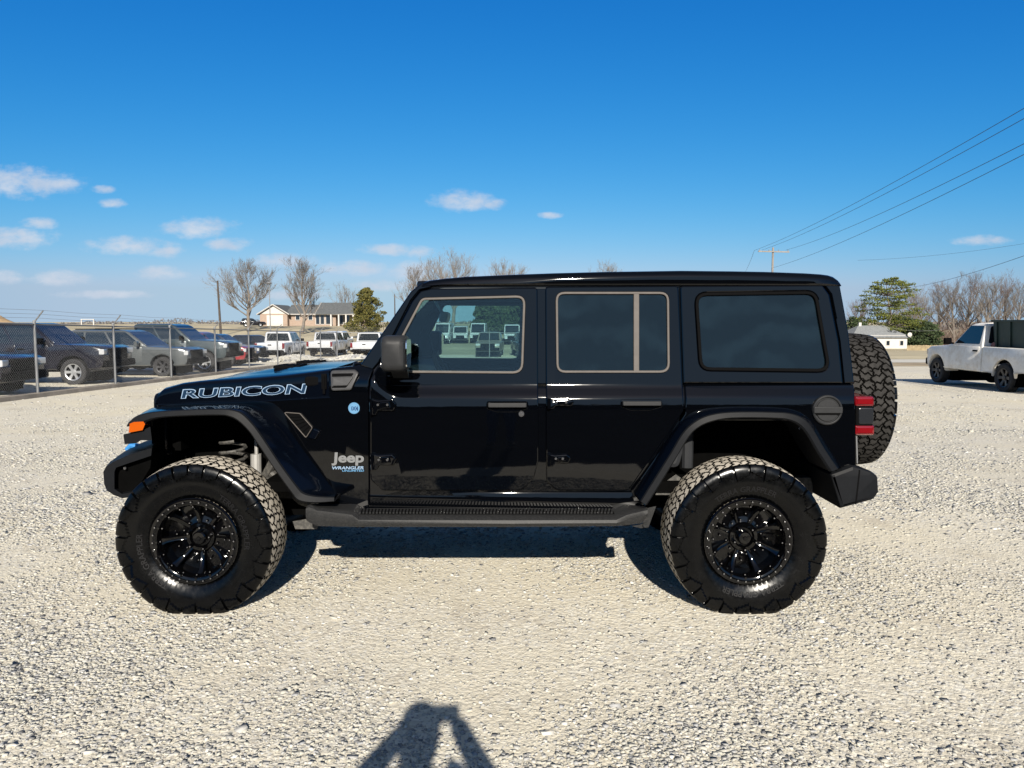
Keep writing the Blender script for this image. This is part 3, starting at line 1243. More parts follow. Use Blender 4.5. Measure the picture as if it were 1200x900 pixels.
        lettering('4X4', ((410.5, 480.8), (419.8, 480.8), (419.8, 476), (410.5, 476)), lambda a, b, l: (sp(a, b)[0], YC - hw(*sp(a, b)) - l, sp(a, b)[1]),
                  'badge_lettering', 'badge_mid', .03, .0075, bd)
        # fender vent
        mb = MB()
        vent = [(332, 482.5, 2), (352, 484, 3), (367, 501, 3), (359, 513.5, 2)]
        mb.prism([spoly(vent), shrink(vent, .005)], -.010, .004, .003, f, 0)
        mb.prism([shrink(vent, .0045)], -.001, .004, 0, f, 1)
        mb.prism([spoly([(361, 513, 1), (368, 501.5, 2), (376, 505, 2), (370, 515, 2)])], -.016, .004, .006, f, 2)
        for k in range(5):
            t = (k + 1) / 6
            a = Vector((336 + 22 * t, 484 + 27 * t))
            b = Vector((353 + 13 * t, 485.5 + 15 * t))
            p0, p1 = Vector(on_body(a.x, a.y, .003)), Vector(on_body(b.x, b.y, .003))
            mb.tube([p0, p1], .003, 5, 1)
        jb(mb, 'fender_vent', ['window_trim', 'black_plastic', 'hood_paint'])
        # charge port cover on the cowl
        mb = MB()
        cp = [(388, 434, 4), (416, 433, 4), (421, 437, 3), (412, 457, 4), (389, 458, 4)]
        mb.prism([spoly(cp)], -.020, .01, .008, f, 0)
        mb.prism([spoly([(391, 441.5, 1), (415, 441, 1), (408, 451.5, 2), (391, 452, 1)]), ], -.027, -.018, .004, f, 0)
        mb.prism([spoly([(390, 437.5, 1), (416, 437, 1), (413, 440.5), (390, 441)])], -.0215, -.019, .001, f, 1)
        mb.prism([spoly([(390, 452.5), (408, 452), (406, 454), (390, 454.3)])], -.0215, -.019, .001, f, 1)
        jb(mb, 'charge_port_cover', ['cover', 'black_plastic'])

# hood: lofted, narrowing forward
mb = MB()
ST = [(182.5, 474, 467, 462), (185, 474, 461, 457), (191, 474, 456, 452.5), (212, 473.5, 450.5, 446.5), (232, 473, 448, 442.5), (250, 472.5, 446.5, 439),
      (275, 472, 445, 434.5), (300, 471, 443.5, 431), (330, 469.5, 441, 428.5), (360, 467.5, 437.5, 427), (386, 466, 434, 426.5)]
secs = []
for (px, b, c, k) in ST:
    x, zb = sph(px, b)
    _, zc = sph(px, c)
    zk = P(px, k, YC - .25).z
    h = hood_hw(x)
    half = [(h, zb), (h, zb + .5 * (zc - zb)), (h, zc - .022), (h - .006, zc - .009), (h - .018, zc - .001), (h - .05, zc + .006),
            (h - .16, zc + .45 * (zk - zc)), (h - .24, zc + .62 * (zk - zc)), (h - .30, zk - .002), (.12, zk), (0, zk + .004)]
    sec = [(x, YC - a, z) for a, z in half] + [(x, YC + a, z) for a, z in half[-2::-1]]
    secs.append(sec)
mb.loft(secs, 0, caps=True)
hood = jb(mb, 'hood', 'hood_paint', ang=35)
for s in (1, -1):
    mb = MB()
    c = P(343, 427.5, YC - .25)
    mb.box((c.x, YC - s * .25, c.z - .012), (.19, .20, .022), 0, Matrix.Rotation(R(2), 3, 'Y'), .01)
    for k in range(4):
        mb.box((c.x - .06 + .04 * k, YC - s * .25, c.z + .000), (.018, .17, .006), 0)
    jb(mb, 'hood_vent', 'black_plastic', hood)
    mb = MB()
    x, z = sph(380, 447)
    mb.box((x, YC - s * (hood_hw(x) + .004), z), (.03, .014, .09), 0, None, .005)
    mb.tube([(x, YC - s * (hood_hw(x) + .012), z - .07), (x, YC - s * (hood_hw(x) + .012), z + .03)], .008, 8, 0)
    jb(mb, 'hood_latch', 'black_plastic', hood)


def on_hood(px, py, lift):
    x, z = sph(px, py)
    return (x, YC - hood_hw(x) - lift, z)


Q = ((212, 467.3), (357.5, 461.3), (360.5, 449.2), (214.5, 456.0))
lettering('RUBICON', Q, on_hood, 'hood_decal', 'decal_edge', .042, .0025, hood)
q2 = ((213.1, 466.5), (356.6, 460.6), (359.5, 450.0), (215.6, 456.8))
lettering('RUBICON', q2, on_hood, 'hood_decal', 'decal_fill', .010, .0045, hood)

# grille with headlights
mb = MB()
gx = P(184, 470, 4.45).x
gz0, gz1 = P(184, 530, 4.6).z, P(184, 461, 4.45).z
outer = rrect(YC - .60, gz0, YC + .60, gz1, .06)
slots = [rrect(YC - .29 + .089 * k, gz0 + .09, YC - .29 + .089 * k + .05, gz1 - .07, .02) for k in range(7)]
mb.prism([outer] + slots, -.045, .03, .012, lambda u, v, d: (gx + d + .02, u, v))
gr = jb(mb, 'grille', 'hood_paint')
mb = MB()
mb.box((gx + .09, YC, (gz0 + gz1) / 2), (.05, 1.12, gz1 - gz0 - .06), 0)
jb(mb, 'radiator', 'under', gr)
for s in (1, -1):
    mb = MB()
    mb.lathe([(0, .095), (-.035, .095), (-.045, .086), (-.05, .04), (-.052, 0)], 28, (gx - .01, YC - s * .45, gz1 - .16), 'X')
    jb(mb, 'headlight', 'lamp')

# windshield, header, roof
mb = MB()
pb, pt = P(428, 424, 4.34), P(492, 336, 4.38)
wq = [Vector((pb.x, YC - .70, pb.z)), Vector((pb.x, YC + .70, pb.z)), Vector((pt.x, YC + .64, pt.z)), Vector((pt.x, YC - .64, pt.z))]
nrm = Vector((pt.z - pb.z, 0, -(pt.x - pb.x))).normalized() * .006
mb.loft([[q for q in wq], [q + nrm for q in wq]])
jb(mb, 'windshield', 'glass_shield')
mb = MB()
mb.box((pt.x + .03, YC, pt.z + .01), (.10, 1.30, .05), 0, None, .015)
mb.box((pb.x + .0, YC, pb.z - .03), (.14, 1.46, .06), 0, None, .02)
jb(mb, 'windshield_header', 'paint')
mb = MB()
c = P(414, 427, YC)
mb.box((c.x, YC, c.z - .05), (.26, 1.46, .06), 0, Matrix.Rotation(R(-4), 3, 'Y'), .02)
jb(mb, 'cowl', 'black_plastic')
for s in (.12, -.45):
    mb = MB()
    mb.tube([(pb.x - .05, YC - s, pb.z + .0), (pb.x - .03, YC - s - .05, pb.z + .012), (pb.x + .02, YC - s - .5, pb.z + .05)], .007, 6)
    jb(mb, 'wiper', 'black_plastic')
mb = MB()
RT = [(494.5, 333), (496, 330.5), (503, 328), (520, 325.8), (545, 323.5), (600, 321), (650, 319.2), (712, 317.6), (800, 316.3), (860, 316.9), (900, 317.6), (945, 319.2),
      (963, 320.4), (972, 321.6), (978, 323.6), (982, 326.6), (984.3, 330), (985.2, 333.5)]
secs = []
for px, py in RT:
    t = P(px, py, 4.362)
    zb = P(px, (334.2 + max(0, px - 960) * .05) if px > 520 else 336.5 - (px - 494) * .08, 4.36).z
    zt = max(t.z, zb + .012)
    e = min(1.0, (zt - zb) / .07)
    hb = hw(0, zb) + .003 - max(0, px - 960) / 25 * .002
    half = [(hb - .004, zb), (hb + .002, zb + .010 * e), (hb - .002, zt - .036 * e), (hb - .011, zt - .016 * e), (hb - .03, zt - .004 * e), (hb - .08, zt), (.3, zt + .012 * e), (0, zt + .016 * e)]
    secs.append([(t.x, YC - a, z) for a, z in half] + [(t.x, YC + a, z) for a, z in half[-2::-1]])
mb.loft(secs, 0)
roof = jb(mb, 'roof', 'paint', ang=40)
mb = MB()
for px, dz in ((566, 0),):
    pass
r0, r1 = P(500, 334, 4.36), P(975, 334, 4.36)
mb.box(((r0.x + r1.x) / 2, YC, r0.z - .018), (r1.x - r0.x, 1.33, .03), 0)
jb(mb, 'headliner', 'headliner', roof)

# tailgate and back
mb = MB()
xb = P(1003, 500, 4.25).x
mb.box((xb - .03, YC, .90), (.06, 1.5, .62), 0, None, .02)
tg = jb(mb, 'tailgate', 'paint')
def rear_x(z):
    return xb - .045 - max(0, z - 1.25) * .17


mb = MB()
for y0, y1, z0, z1 in ((-.64, .64, 1.74, 1.83), (-.66, -.56, 1.25, 1.74), (.56, .66, 1.25, 1.74)):
    mb.loft([[(rear_x(z) - .05, YC + y0, z), (rear_x(z), YC + y0, z), (rear_x(z), YC + y1, z), (rear_x(z) - .05, YC + y1, z)] for z in (z0, z1)])
jb(mb, 'hardtop_rear', 'paint')
mb = MB()
mb.loft([[(rear_x(z) - .02, YC - .57, z), (rear_x(z) - .014, YC - .57, z), (rear_x(z) - .014, YC + .57, z), (rear_x(z) - .02, YC + .57, z)] for z in (1.24, 1.75)])
jb(mb, 'rear_window', 'glass_tint')
mb = MB()
mb.box((xb + .05, YC, 1.10), (.14, .34, .30), 0, None, .03)
mb.tube([(xb + .1, YC, 1.10), (xb + .30, YC, 1.10)], .10, 16)
jb(mb, 'spare_carrier', 'black_plastic')
mb = MB()
mb.tube([P(1003.6, 511, 4.26), P(1004.5, 543, 4.26)], .004, 6)
jb(mb, 'bright_edge_line', 'galv')  # thin bright line along the rear body edge

# fender flares
FF = [((178, 498), (152, 494), (149, 500)), ((176, 484), (160, 487.5), (165, 497)), ((184, 477), (180, 482.5), (186, 490)), ((225, 475), (226, 479.5), (229, 487.5)),
      ((262, 473.5), (258, 479), (256, 487)), ((285, 473.5), (273, 480), (267, 488)), ((303, 477), (285, 484.5), (278, 493)), ((322, 487), (299, 499), (291, 505)),
      ((338, 503), (311, 516), (303, 522)), ((358, 531), (329, 543), (321, 549)), ((385, 566), (349, 570), (341, 577)), ((393, 577), (357, 577.5), (350, 587)), ((396, 579), (372, 581), (368, 589.5)), ((397, 580), (392, 582), (392, 588))]
RF = [((743, 579), (750, 587), (758, 592)), ((749, 570), (760, 571), (769, 575)), ((770, 535), (784, 533), (793, 536)), ((786, 510), (799, 508), (808, 511.5)), ((799, 493), (812, 495), (819, 501)), ((818, 482), (829, 486.5), (834, 494.5)),
      ((850, 477.5), (856, 482.5), (857, 490.5)), ((900, 477.5), (904, 482.5), (902, 490.5)), ((929, 480.5), (930, 485), (925, 493)), ((950, 492), (948, 496), (941, 503.5)),
      ((972, 525), (967, 527), (958, 531)), ((987, 549), (982, 549), (972, 552.5))]
def catmull(secs, k=4):
    out = []
    n = len(secs)
    for i in range(n - 1):
        a, b, c, d = secs[max(0, i - 1)], secs[i], secs[i + 1], secs[min(n - 1, i + 2)]
        for j in range(k):
            t = j / k
            row = []
            for p0, p1, p2, p3 in zip(a, b, c, d):
                p0, p1, p2, p3 = Vector(p0), Vector(p1), Vector(p2), Vector(p3)
                row.append(.5 * (2 * p1 + (p2 - p0) * t + (2 * p0 - 5 * p1 + 4 * p2 - p3) * t * t + (3 * p1 - p0 - 3 * p2 + p3) * t ** 3))
            out.append(row)
    out.append([Vector(p) for p in secs[-1]])
    return out


for side in (1, -1):
    for tab, cut in ((FF, True), (RF, False)):
        yo = 4.135
        top, lip = MB(), MB()
        s1, s2 = [], []
        for (i_, t_, b_) in tab:
            xi, zi = sp(*i_)
            I = Vector((xi, YC - hw(xi, zi) + .004, zi))
            T = P(*t_, yo + .012)
            B = P(*b_, yo)
            Mid = I.lerp(T, .6) + Vector((0, -.004, .008))
            Bi = B + Vector((0, .30, .0))
            Ti = T + Vector((0, .02, -.02))
            s1.append([I, I.lerp(T, .3) + Vector((0, 0, .008)), Mid, I.lerp(T, .9) + Vector((0, 0, .003)), T])
            d = (B - T)
            s2.append([T, T + d * .12 + Vector((0, -.010, 0)), T + d * .8 + Vector((0, -.012, 0)), B, B.lerp(Bi, .12), Bi, Bi + Vector((0, 0, .02)), Ti])
        s1, s2 = catmull(s1), catmull(s2)
        for q, arr in ((top, s1), (lip, s2)):
            if side == -1:
                arr = [[mirror_y(p) for p in sct] for sct in arr]
            q.loft(arr, 0, caps=(q is lip), closed=(q is lip))
        fl = jb(top, 'fender_flare', 'hood_paint', ang=50)
        lp = jb(lip, 'flare_lip', 'trim', fl, ang=30)
        # small fixing bolts along the lip
        mb = MB()
        for k in range(1, len(tab) - 1, 2 if cut else 2):
            B = P(tab[k][2][0], tab[k][2][1], yo) + Vector((0, .05, .012))
            if side == -1:
                B = Vector(mirror_y(B))
            mb = MB()
            mb.tube([B, B + Vector((0, 0, -.016))], .008, 8)
            jb(mb, 'flare_bolt', 'bolt', fl)
    # marker lamp and its bracket
    g = (lambda p: Vector(mirror_y(p))) if side == -1 else (lambda p: Vector(p))
    mb = MB()
    A = [(152, 496.5), (157, 494.5), (168, 494), (170, 497), (167, 504), (151, 507)]
    mb.loft([[g(P(x, y, 4.12)) for x, y in A], [g(P(x - 1, y, 4.17)) for x, y in A], [g(P(x + 6, y, 4.42)) for x, y in A]], 0)
    jb(mb, 'marker_lamp', 'amber', ang=20)
    mb = MB()
    A = [(144.5, 509), (151, 507.5), (168, 504), (176, 500), (178, 516), (165, 516), (160, 519.5), (146, 520.5)]
    mb.loft([[g(P(x, y, 4.14)) for x, y in A], [g(P(x, y, 4.45)) for x, y in A]], 0)
    jb(mb, 'flare_bracket', 'trim')

# wheel-well liners, frame, axles
mb = MB()
for side in (1, -1):
    for arch in ([(178, 474), (292, 478), (352, 588), (352, 600), (350, 622), (176, 622)], [(744, 592), (800, 480), (960, 480), (1000, 548), (985, 600), (745, 622)]):
        A = [sp(*p) for p in arch]
        mb.prism([A], .52, .56, 0, lambda u, v, d: (u, YC - side * (.86 - d), v))
    for tab in (FF[2:], RF):
        secs = []
        for (i_, t_, b_) in tab:
            x, z = sp(*i_)
            secs.append([(x, YC - side * (hw(x, z) - .06), z - .012), (x, YC - side * .30, z - .012), (x, YC - side * .30, z - .03), (x, YC - side * (hw(x, z) - .06), z - .03)])
        mb.loft(secs, 0)
for s in (1, -1):
    A = [P(x, y, 4.44) for x, y in ((167, 493), (192, 480), (192, 575), (176, 560), (178, 516))]
    A = [Vector(mirror_y(p)) if s == -1 else p for p in A]
    mb.loft([A, [p + Vector((0, s * .05, 0)) for p in A]])
mb.box((.0, YC, .66), (2.9, 1.46, .06), 0)
mb.box((.52, YC, .585), (2.1, 1.1, .10), 0)
jb(mb, 'floor_pan', 'under')
mb = MB()
for s in (1, -1):
    mb.box((-.15, YC - s * .46, .60), (4.0, .08, .13), 0)
for x in (-1.763, 1.311):
    mb.tube([(x, YC - .80, .43), (x, YC + .80, .43)], .055, 12)
    mb.lathe([(-.13, .02), (-.10, .11), (0, .15), (.10, .11), (.13, .02)], 16, (x, YC - (.25 if x < 0 else 0), .43), 'X')
jb(mb, 'chassis_frame', 'under_metal')
for s in (1, -1):
    mb = MB()
    g = (lambda p: Vector(mirror_y(p))) if s == -1 else (lambda p: Vector(p))
    mb.tube([g(P(299, 484, 4.62)), g(P(300.5, 532, 4.60))], .011, 8)
    mb.tube([g(P(300, 532, 4.60)), g(P(301, 600, 4.58))], .033, 14)
    jb(mb, 'shock_absorber', 'silver')
for s in (1, -1):
    g = (lambda p: Vector(mirror_y(p))) if s == -1 else (lambda p: Vector(p))
    mb = MB()
    mb.tube([g(P(316, 552, 4.62)), g(P(352, 586, 4.62)), g(P(420, 612, 4.7))], .028, 10)
    mb.tube([g(P(310, 560, 4.62)), g(P(322, 538, 4.60)), g(P(327, 535, 4.6))], .03, 8)
    jb(mb, 'suspension_arm', 'under_metal')
    for A, ya, yb in (([(768, 580), (772, 570), (792, 556), (798, 560), (786, 580)], 4.35, 4.55), ([(343, 611), (372, 606), (372, 620), (346, 620)], 4.3, 4.42)):
        mb = MB()
        mb.loft([[g(P(x, y, ya)) for x, y in A], [g(P(x, y, yb)) for x, y in A]])
        jb(mb, 'frame_bracket', 'under_metal')
    mb = MB()
    pts = []
    for k in range(60):
        an = k * .62
        pts.append((-1.70 + .075 * math.cos(an), YC - s * .52 + .075 * math.sin(an), .55 + .006 * k))
    mb.tube(pts, .010, 6)
    jb(mb, 'coil_spring', 'under_metal')

# running boards
for side in (1, -1):
    mb = MB()
    RB = [(359, 594, 594, 611), (363, 590.5, 592, 614), (372, 590.5, 596, 617.5), (413, 590.5, 601, 618.5), (421, 595.5, 607, 618.5), (600, 595.5, 607.5, 618.5), (722, 595.5, 607, 617.5),
          (735, 590.5, 601, 616.5), (752, 591.5, 597, 614.5), (758.5, 594, 595.5, 606)]
    secs = []
    for (px, yi, yt, yb) in RB:
        a = P(px, yi, 4.275)
        b = P(px, yt, 4.135)
        c = P(px, yb, 4.125)
        x = b.x
        pr = [(4.275, a.z), (4.165, a.z * .35 + b.z * .65 + .004), (4.14, b.z + .003), (4.122, b.z - .008), (4.118, (b.z + c.z) / 2), (4.128, c.z + .006), (4.145, c.z), (4.275, c.z)]
        if side == -1:
            pr = [(2 * YC - y, z) for y, z in pr]
        secs.append([(x, y, z) for y, z in pr])
    mb.loft(secs, 0)
    rb = jb(mb, 'running_board', 'trim_dusty', ang=30)
    mb = MB()
    zA, zB = P(600, 595.5, 4.275).z, P(600, 607, 4.135).z
    z2_ = zA * .35 + zB * .65 + .004

    def on_step(px, Y, up_):
        q_ = P(px, 600, Y)
        q_.z = zA + (z2_ - zA) * (4.275 - Y) / .11 + up_
        return q_
    pl = [on_step(424, 4.252, .002), on_step(718, 4.252, .002), on_step(720, 4.168, .002), on_step(420, 4.168, .002)]
    if side == -1:
        pl = [Vector(mirror_y(p)) for p in pl]
    mb.loft([pl, [p + Vector((0, 0, .002)) for p in pl]], 1)
    n = 76
    for k in range(n):
        px = 423 + (718 - 423) * k / (n - 1)
        p0, p1 = on_step(px, 4.245, .0), on_step(px - 1.2, 4.172, .0)
        if side == -1:
            p0, p1 = Vector(mirror_y(p0)), Vector(mirror_y(p1))
        w_ = Vector((.0050, 0, 0))
        p0.z += .004
        p1.z += .004
        up = Vector((0, 0, .006))
        mb.loft([[p0 - w_, p0 + w_, p0 + w_ + up, p0 - w_ + up], [p1 - w_, p1 + w_, p1 + w_ + up, p1 - w_ + up]])
    jb(mb, 'step_pad', ['trim_dusty', 'black_plastic'], rb, smooth=False)
    mb = MB()
    g = (lambda p: Vector(mirror_y(p))) if side == -1 else (lambda p: Vector(p))
    A = [(756, 596), (769, 593), (765, 604), (760, 618), (751, 619), (740, 616.5), (753, 614)]
    mb.loft([[g(P(x, y, 4.17)) for x, y in A], [g(P(x, y, 4.21)) for x, y in A]])
    b_ = g(P(756, 615, 4.165))
    mb.tube([b_, b_ + Vector((0, -side * .01, 0))], .014, 10)
    jb(mb, 'step_bracket', 'trim_dusty', rb)

# bumpers
mb = MB()
prof = [(121, 553), (124, 547), (133, 541), (151, 533), (178, 525.5), (177, 534), (150, 543), (136, 548), (134, 553), (134, 573), (143, 579), (154, 577), (160, 571), (165, 566), (160, 576), (152, 582.5), (144, 584), (133, 580), (125, 574.5), (122, 567)]
A = [P(x, y, 4.22) for x, y in prof]
secs = []
for t, dx, sc in ((0, 0, 1.0), (.16, -.06, 1.0), (.45, -.14, 1.03), (.83, -.17, 1.03), (1.2, -.14, 1.03), (1.5, -.06, 1.0), (1.66, 0, 1)):
    secs.append([(p.x + dx, p.y + t, p.z) for p in A])
mb.loft(secs, 0)
fb = jb(mb, 'front_bumper', 'trim', ang=30)
mb = MB()
B_ = [(133, 549), (150, 542), (178, 533), (176, 548), (167, 563), (158, 574), (150, 579), (143, 579), (134, 573)]
mb.loft([[P(x, y, 4.27) for x, y in B_], [P(x, y, 4.27) + Vector((0, 1.56, 0)) for x, y in B_]], 0)
jb(mb, 'bumper_shade_fill', 'under', fb)  # dark fill stands in for shade inside the hollow bumper end
mb = MB()
c = P(147, 548.5, 4.25)
mb.tube([c, c + Vector((0, -.01, 0))], .008, 8)
jb(mb, 'bumper_bolt', 'bolt', fb)
for yy in (4.62, 5.48):
    mb = MB()
    pts = [P(x, y, yy) for x, y in ((176, 528), (164, 524), (154, 522), (150, 526), (153, 531.5), (160, 530))]
    mb.tube(pts, .02, 10)
    jb(mb, 'tow_hook', 'tow')
mb = MB()
RBp = [(973, 556, 2), (1000, 546, 4), (1022, 552.5, 5), (1030, 558.5, 6), (1031, 577, 5), (1025, 586, 6), (985, 597, 3)]
A = rnd([(*P(x[0], x[1], 4.2).xz, x[2] / 208) for x in RBp])
mb.prism([A], 4.20, 5.9, .022, lambda u, v, d: (u, d, v))
rbm = jb(mb, 'rear_bumper', 'trim', ang=30)
mb = MB()
p0, p1 = P(1007.5, 551, 4.198), P(1003, 591, 4.198)
mb.loft([[p0 + Vector((-.004, 0, 0)), p0 + Vector((.004, 0, 0)), p0 + Vector((.004, .01, 0)), p0 + Vector((-.004, .01, 0))],
         [p1 + Vector((-.004, 0, 0)), p1 + Vector((.004, 0, 0)), p1 + Vector((.004, .01, 0)), p1 + Vector((-.004, .01, 0))]])
jb(mb, 'bumper_seam', 'black_plastic', rbm)

# door mirrors
for side in (1, -1):
    mb = MB()
    cy = 4.06
    c = P(463.5, 414, cy)
    secs = []
    for t, sx, sz in ((-.115, .55, .60), (-.105, .80, .82), (-.075, .95, .97), (0, 1.0, 1.0), (.07, .97, .98), (.10, .85, .86), (.11, .6, .6)):
        l = rrect(-.070 * sx, -.098 * sz, .070 * sx, .098 * sz, .035 * sx, 5)
        secs.append([(c.x + u, (cy + t) if side == 1 else 2 * YC - (cy + t), c.z + v) for u, v in l])
    mb.loft(secs, 0)
    a0 = Vector((c.x, cy + .09, c.z - .075))
    a1 = Vector((c.x - .01, 4.29, c.z - .125))
    l = [(-.04, -.03), (.05, -.03), (.05, .03), (-.04, .03)]
    s_ = [[(q.x + u, q.y, q.z + v) for u, v in l] for q in (a0, a1)]
    if side == -1:
        s_ = [[mirror_y(p) for p in z] for z in s_]
    mb.loft(s_, 0)
    dm = jb(mb, 'door_mirror', 'trim_grey', ang=40)
    mb = MB()
    l = rrect(-.085, -.075, .085, .075, .03)
    yy = cy if side == 1 else 2 * YC - cy
    xx = c.x + .0725
    mb.loft([[(xx - .006, yy + u, c.z + v) for u, v in l], [(xx, yy + u, c.z + v) for u, v in l]])
    jb(mb, 'mirror_glass', 'mirror_glass', dm)

# interior
mb = MB()
c0 = P(440, 428, YC)
mb.prism([rnd([(-.95, .70), (-.42, .70), (-.44, 1.16, .03), (-.50, 1.30, .04), (-.62, 1.345, .04), (-.95, 1.33)])], YC - .70, YC + .70, .02, lambda u, v, d: (u, d, v))
jb(mb, 'dashboard', 'interior')
mb = MB()
sw = Vector((-.40, YC - .38, 1.245))
rot = Matrix.Rotation(R(64), 3, 'Y')
ring = [sw + rot @ Vector((.185 * math.cos(a), .185 * math.sin(a), 0)) for a in [2 * math.pi * k / 40 for k in range(41)]]
mb.tube(ring, .015, 8, cap=False)
for a in (0, R(120), R(240)):
    mb.tube([sw, sw + rot @ Vector((.18 * math.cos(a), .18 * math.sin(a), 0))], .014, 6)
mb.tube([sw, sw + rot @ Vector((0, 0, -.2))], .035, 10)
jb(mb, 'steering_wheel', 'black_plastic')
for sy in (-.37, .37):
    for sx in (.18, 1.05):
        mb = MB()
        mb.prism([rnd([(sx - .48, .78, .05), (sx - .05, .74, .05), (sx + .10, 1.30, .05), (sx - .02, 1.32, .05), (sx - .14, .93, .05), (sx - .46, .94, .05)])],
                 YC + sy - .25, YC + sy + .25, .03, lambda u, v, d: (u, d, v))
        mb.box((sx + .07, YC + sy, 1.43), (.09, .26, .17), 0, None, .03)
        mb.tube([(sx + .05, YC + sy - .06, 1.28), (sx + .06, YC + sy - .06, 1.40)], .008, 6)
        mb.tube([(sx + .05, YC + sy + .06, 1.28), (sx + .06, YC + sy + .06, 1.40)], .008, 6)
        jb(mb, 'seat', 'interior')
mb = MB()
c = P(520.5, 371.5, 5.0)
mb.box((c.x, YC, c.z), (.055, .24, .07), 0, Matrix.Rotation(R(10), 3, 'Y'), .02)
mb.tube([(c.x, YC, c.z), (c.x - .07, YC, c.z + .12)], .012, 6)
jb(mb, 'rear_view_mirror', 'mirror_warm')
mb = MB()
for s in (1, -1):
    mb.tube([(.20, YC - s * .60, .75), (.20, YC - s * .60, 1.60), (.20, YC - s * .56, 1.765)], .035, 10)
    mb.tube([(-.46, YC - s * .60, 1.77), (1.6, YC - s * .58, 1.765)], .032, 10)
    mb.tube([(1.05, YC - s * .60, .75), (1.05, YC - s * .60, 1.76)], .035, 10)
mb.tube([(.20, YC - .56, 1.765), (.20, YC + .56, 1.765)], .032, 10)
jb(mb, 'roll_bar', 'interior')


# wheels -----------------------------------------------------------
def tyre_geo(Rt=.444, N=30, NT=840, hd=.011, zc=None):
    """section from inner to outer bead; tread blocks and shoulder lugs by displacement"""
    half = [(.112, .236), (.122, .244), (.136, .262), (.149, .295), (.1545, .325), (.155, .342)]
    sh = [(.155, .350), (.1548, .358), (.1545, .366), (.1542, .374), (.1535, .382), (.1530, .390), (.1520, .398), (.1505, .406), (.148, .414), (.145, .421), (.141, .428), (.1365, .4325)]
    tread = [(.132 - .264 * k / 63, 0) for k in range(64)]
    prof = []
    for a, r in half + sh:
        prof.append((a, r, 's'))
    for a, _ in tread:
        prof.append((a, Rt - .010 * (abs(a) / .132) ** 2.2, 't'))
    for a, r in (half + sh)[::-1]:
        prof.append((-a, r, 's'))
    M = len(prof)
    a = np.array([p[0] for p in prof])
    r = np.array([p[1] for p in prof])
    th = np.arange(NT) / NT
    T, A = np.meshgrid(th * N, a, indexing='ij')
    Rr = np.broadcast_to(r, T.shape).copy()
    V = A / .132
    tri = lambda x: 4 * np.abs(x - np.floor(x + .5)) - 1
    g = np.zeros(T.shape, bool)
    for k, vk in enumerate((-.56, -.02, .54)):
        g |= np.abs(V - vk - .10 * tri(T * 1.0 + .33 * k) - .035 * tri(T * 2 + .2)) < .034
    rib = np.digitize(V - .10 * tri(T), [-.56, -.02, .54])
    sk = np.array([.55, -.5, .5, -.55])[rib]
    ph = np.array([0, .5, .15, .65])[rib]
    lat = T + ph + sk * V + .10 * tri(V * 3)
    fr = lat - np.floor(lat)
    wd = np.array([.15, .085, .085, .15])[rib]
    g |= fr < wd
    # half-depth sipes
    sip = np.abs(fr - wd - (1 - wd) * .5) < .03
    tz = np.abs(V) <= 1.001
    # shoulder lugs follow the lateral grooves of the outer ribs down the sidewall
    Tn = np.where(V > 0, T + .65 - .55 * 1, T + 0 - .55)
    fs = Tn - np.floor(Tn)
    alt = (np.floor(Tn) % 2) == 0
    inn = r[None, :] * np.ones_like(T)
    depth = np.zeros_like(T)
    depth[tz & g] = hd
    depth[tz & ~g & sip] = hd * .45
    Rr -= depth
    # sidewall: raised zigzag lugs
    sw = (~tz) & (inn > .345)
    zig = .372 + .017 * tri(Tn * .5) + np.where(alt, .006, -.006)
    lug = (fs > .15) & (inn > zig)
    dA = np.zeros_like(T)
    dA[sw & lug] = .0105
    dA[sw & ~lug & (inn > zig)] = -.006
    low = sw & ~lug & (inn > .404)
    Rr[low] -= .010
    A2 = A + np.sign(A) * dA
    ang = T / N * 2 * np.pi
    X = Rr * np.cos(ang)
    Z = Rr * np.sin(ang)
    if zc is not None:      # the loaded tyre is flat where it stands
        fl_ = Z < -zc
        A2 = np.where(Z < -zc + .10, A2 * (1 + .045 * np.clip((-zc + .10 - Z) / .10, 0, 1)), A2)
        Z = np.where(fl_, -zc + (Z + zc) * .08, Z)
    co = np.stack([X, A2, Z], 2).reshape(-1, 3)
    i = np.arange(NT)[:, None]
    j = np.arange(M - 1)[None, :]
    q = np.stack([i * M + j, i * M + j + 1, ((i + 1) % NT) * M + j + 1, ((i + 1) % NT) * M + j], 2).reshape(-1, 4)
    gi = ((tz & g) | (tz & sip)).reshape(-1)
    tzf = tz.reshape(-1)
    allt = tzf[q].all(1)
    anyg = gi[q].any(1)
    mi = np.where(allt & ~anyg, 1, np.where(allt, 2, 0))
    return co, q, mi


def tyre_text(a0):
    m = MB()
    k = .150
    v, f = text_geo('TERRA GRAPPLER', .02, 3)
    w_ = max(p[0] for p in v)
    pts = []
    for (x, y) in v:
        rr, an = .284 + y * .044, a0 - (x - w_ / 2) * k
        ax = -(.149 + (min(rr, .325) - .295) * .183 + .0014)
        pts.append((rr * math.cos(an), ax, rr * math.sin(an)))
    m.add(pts, f)
    return m


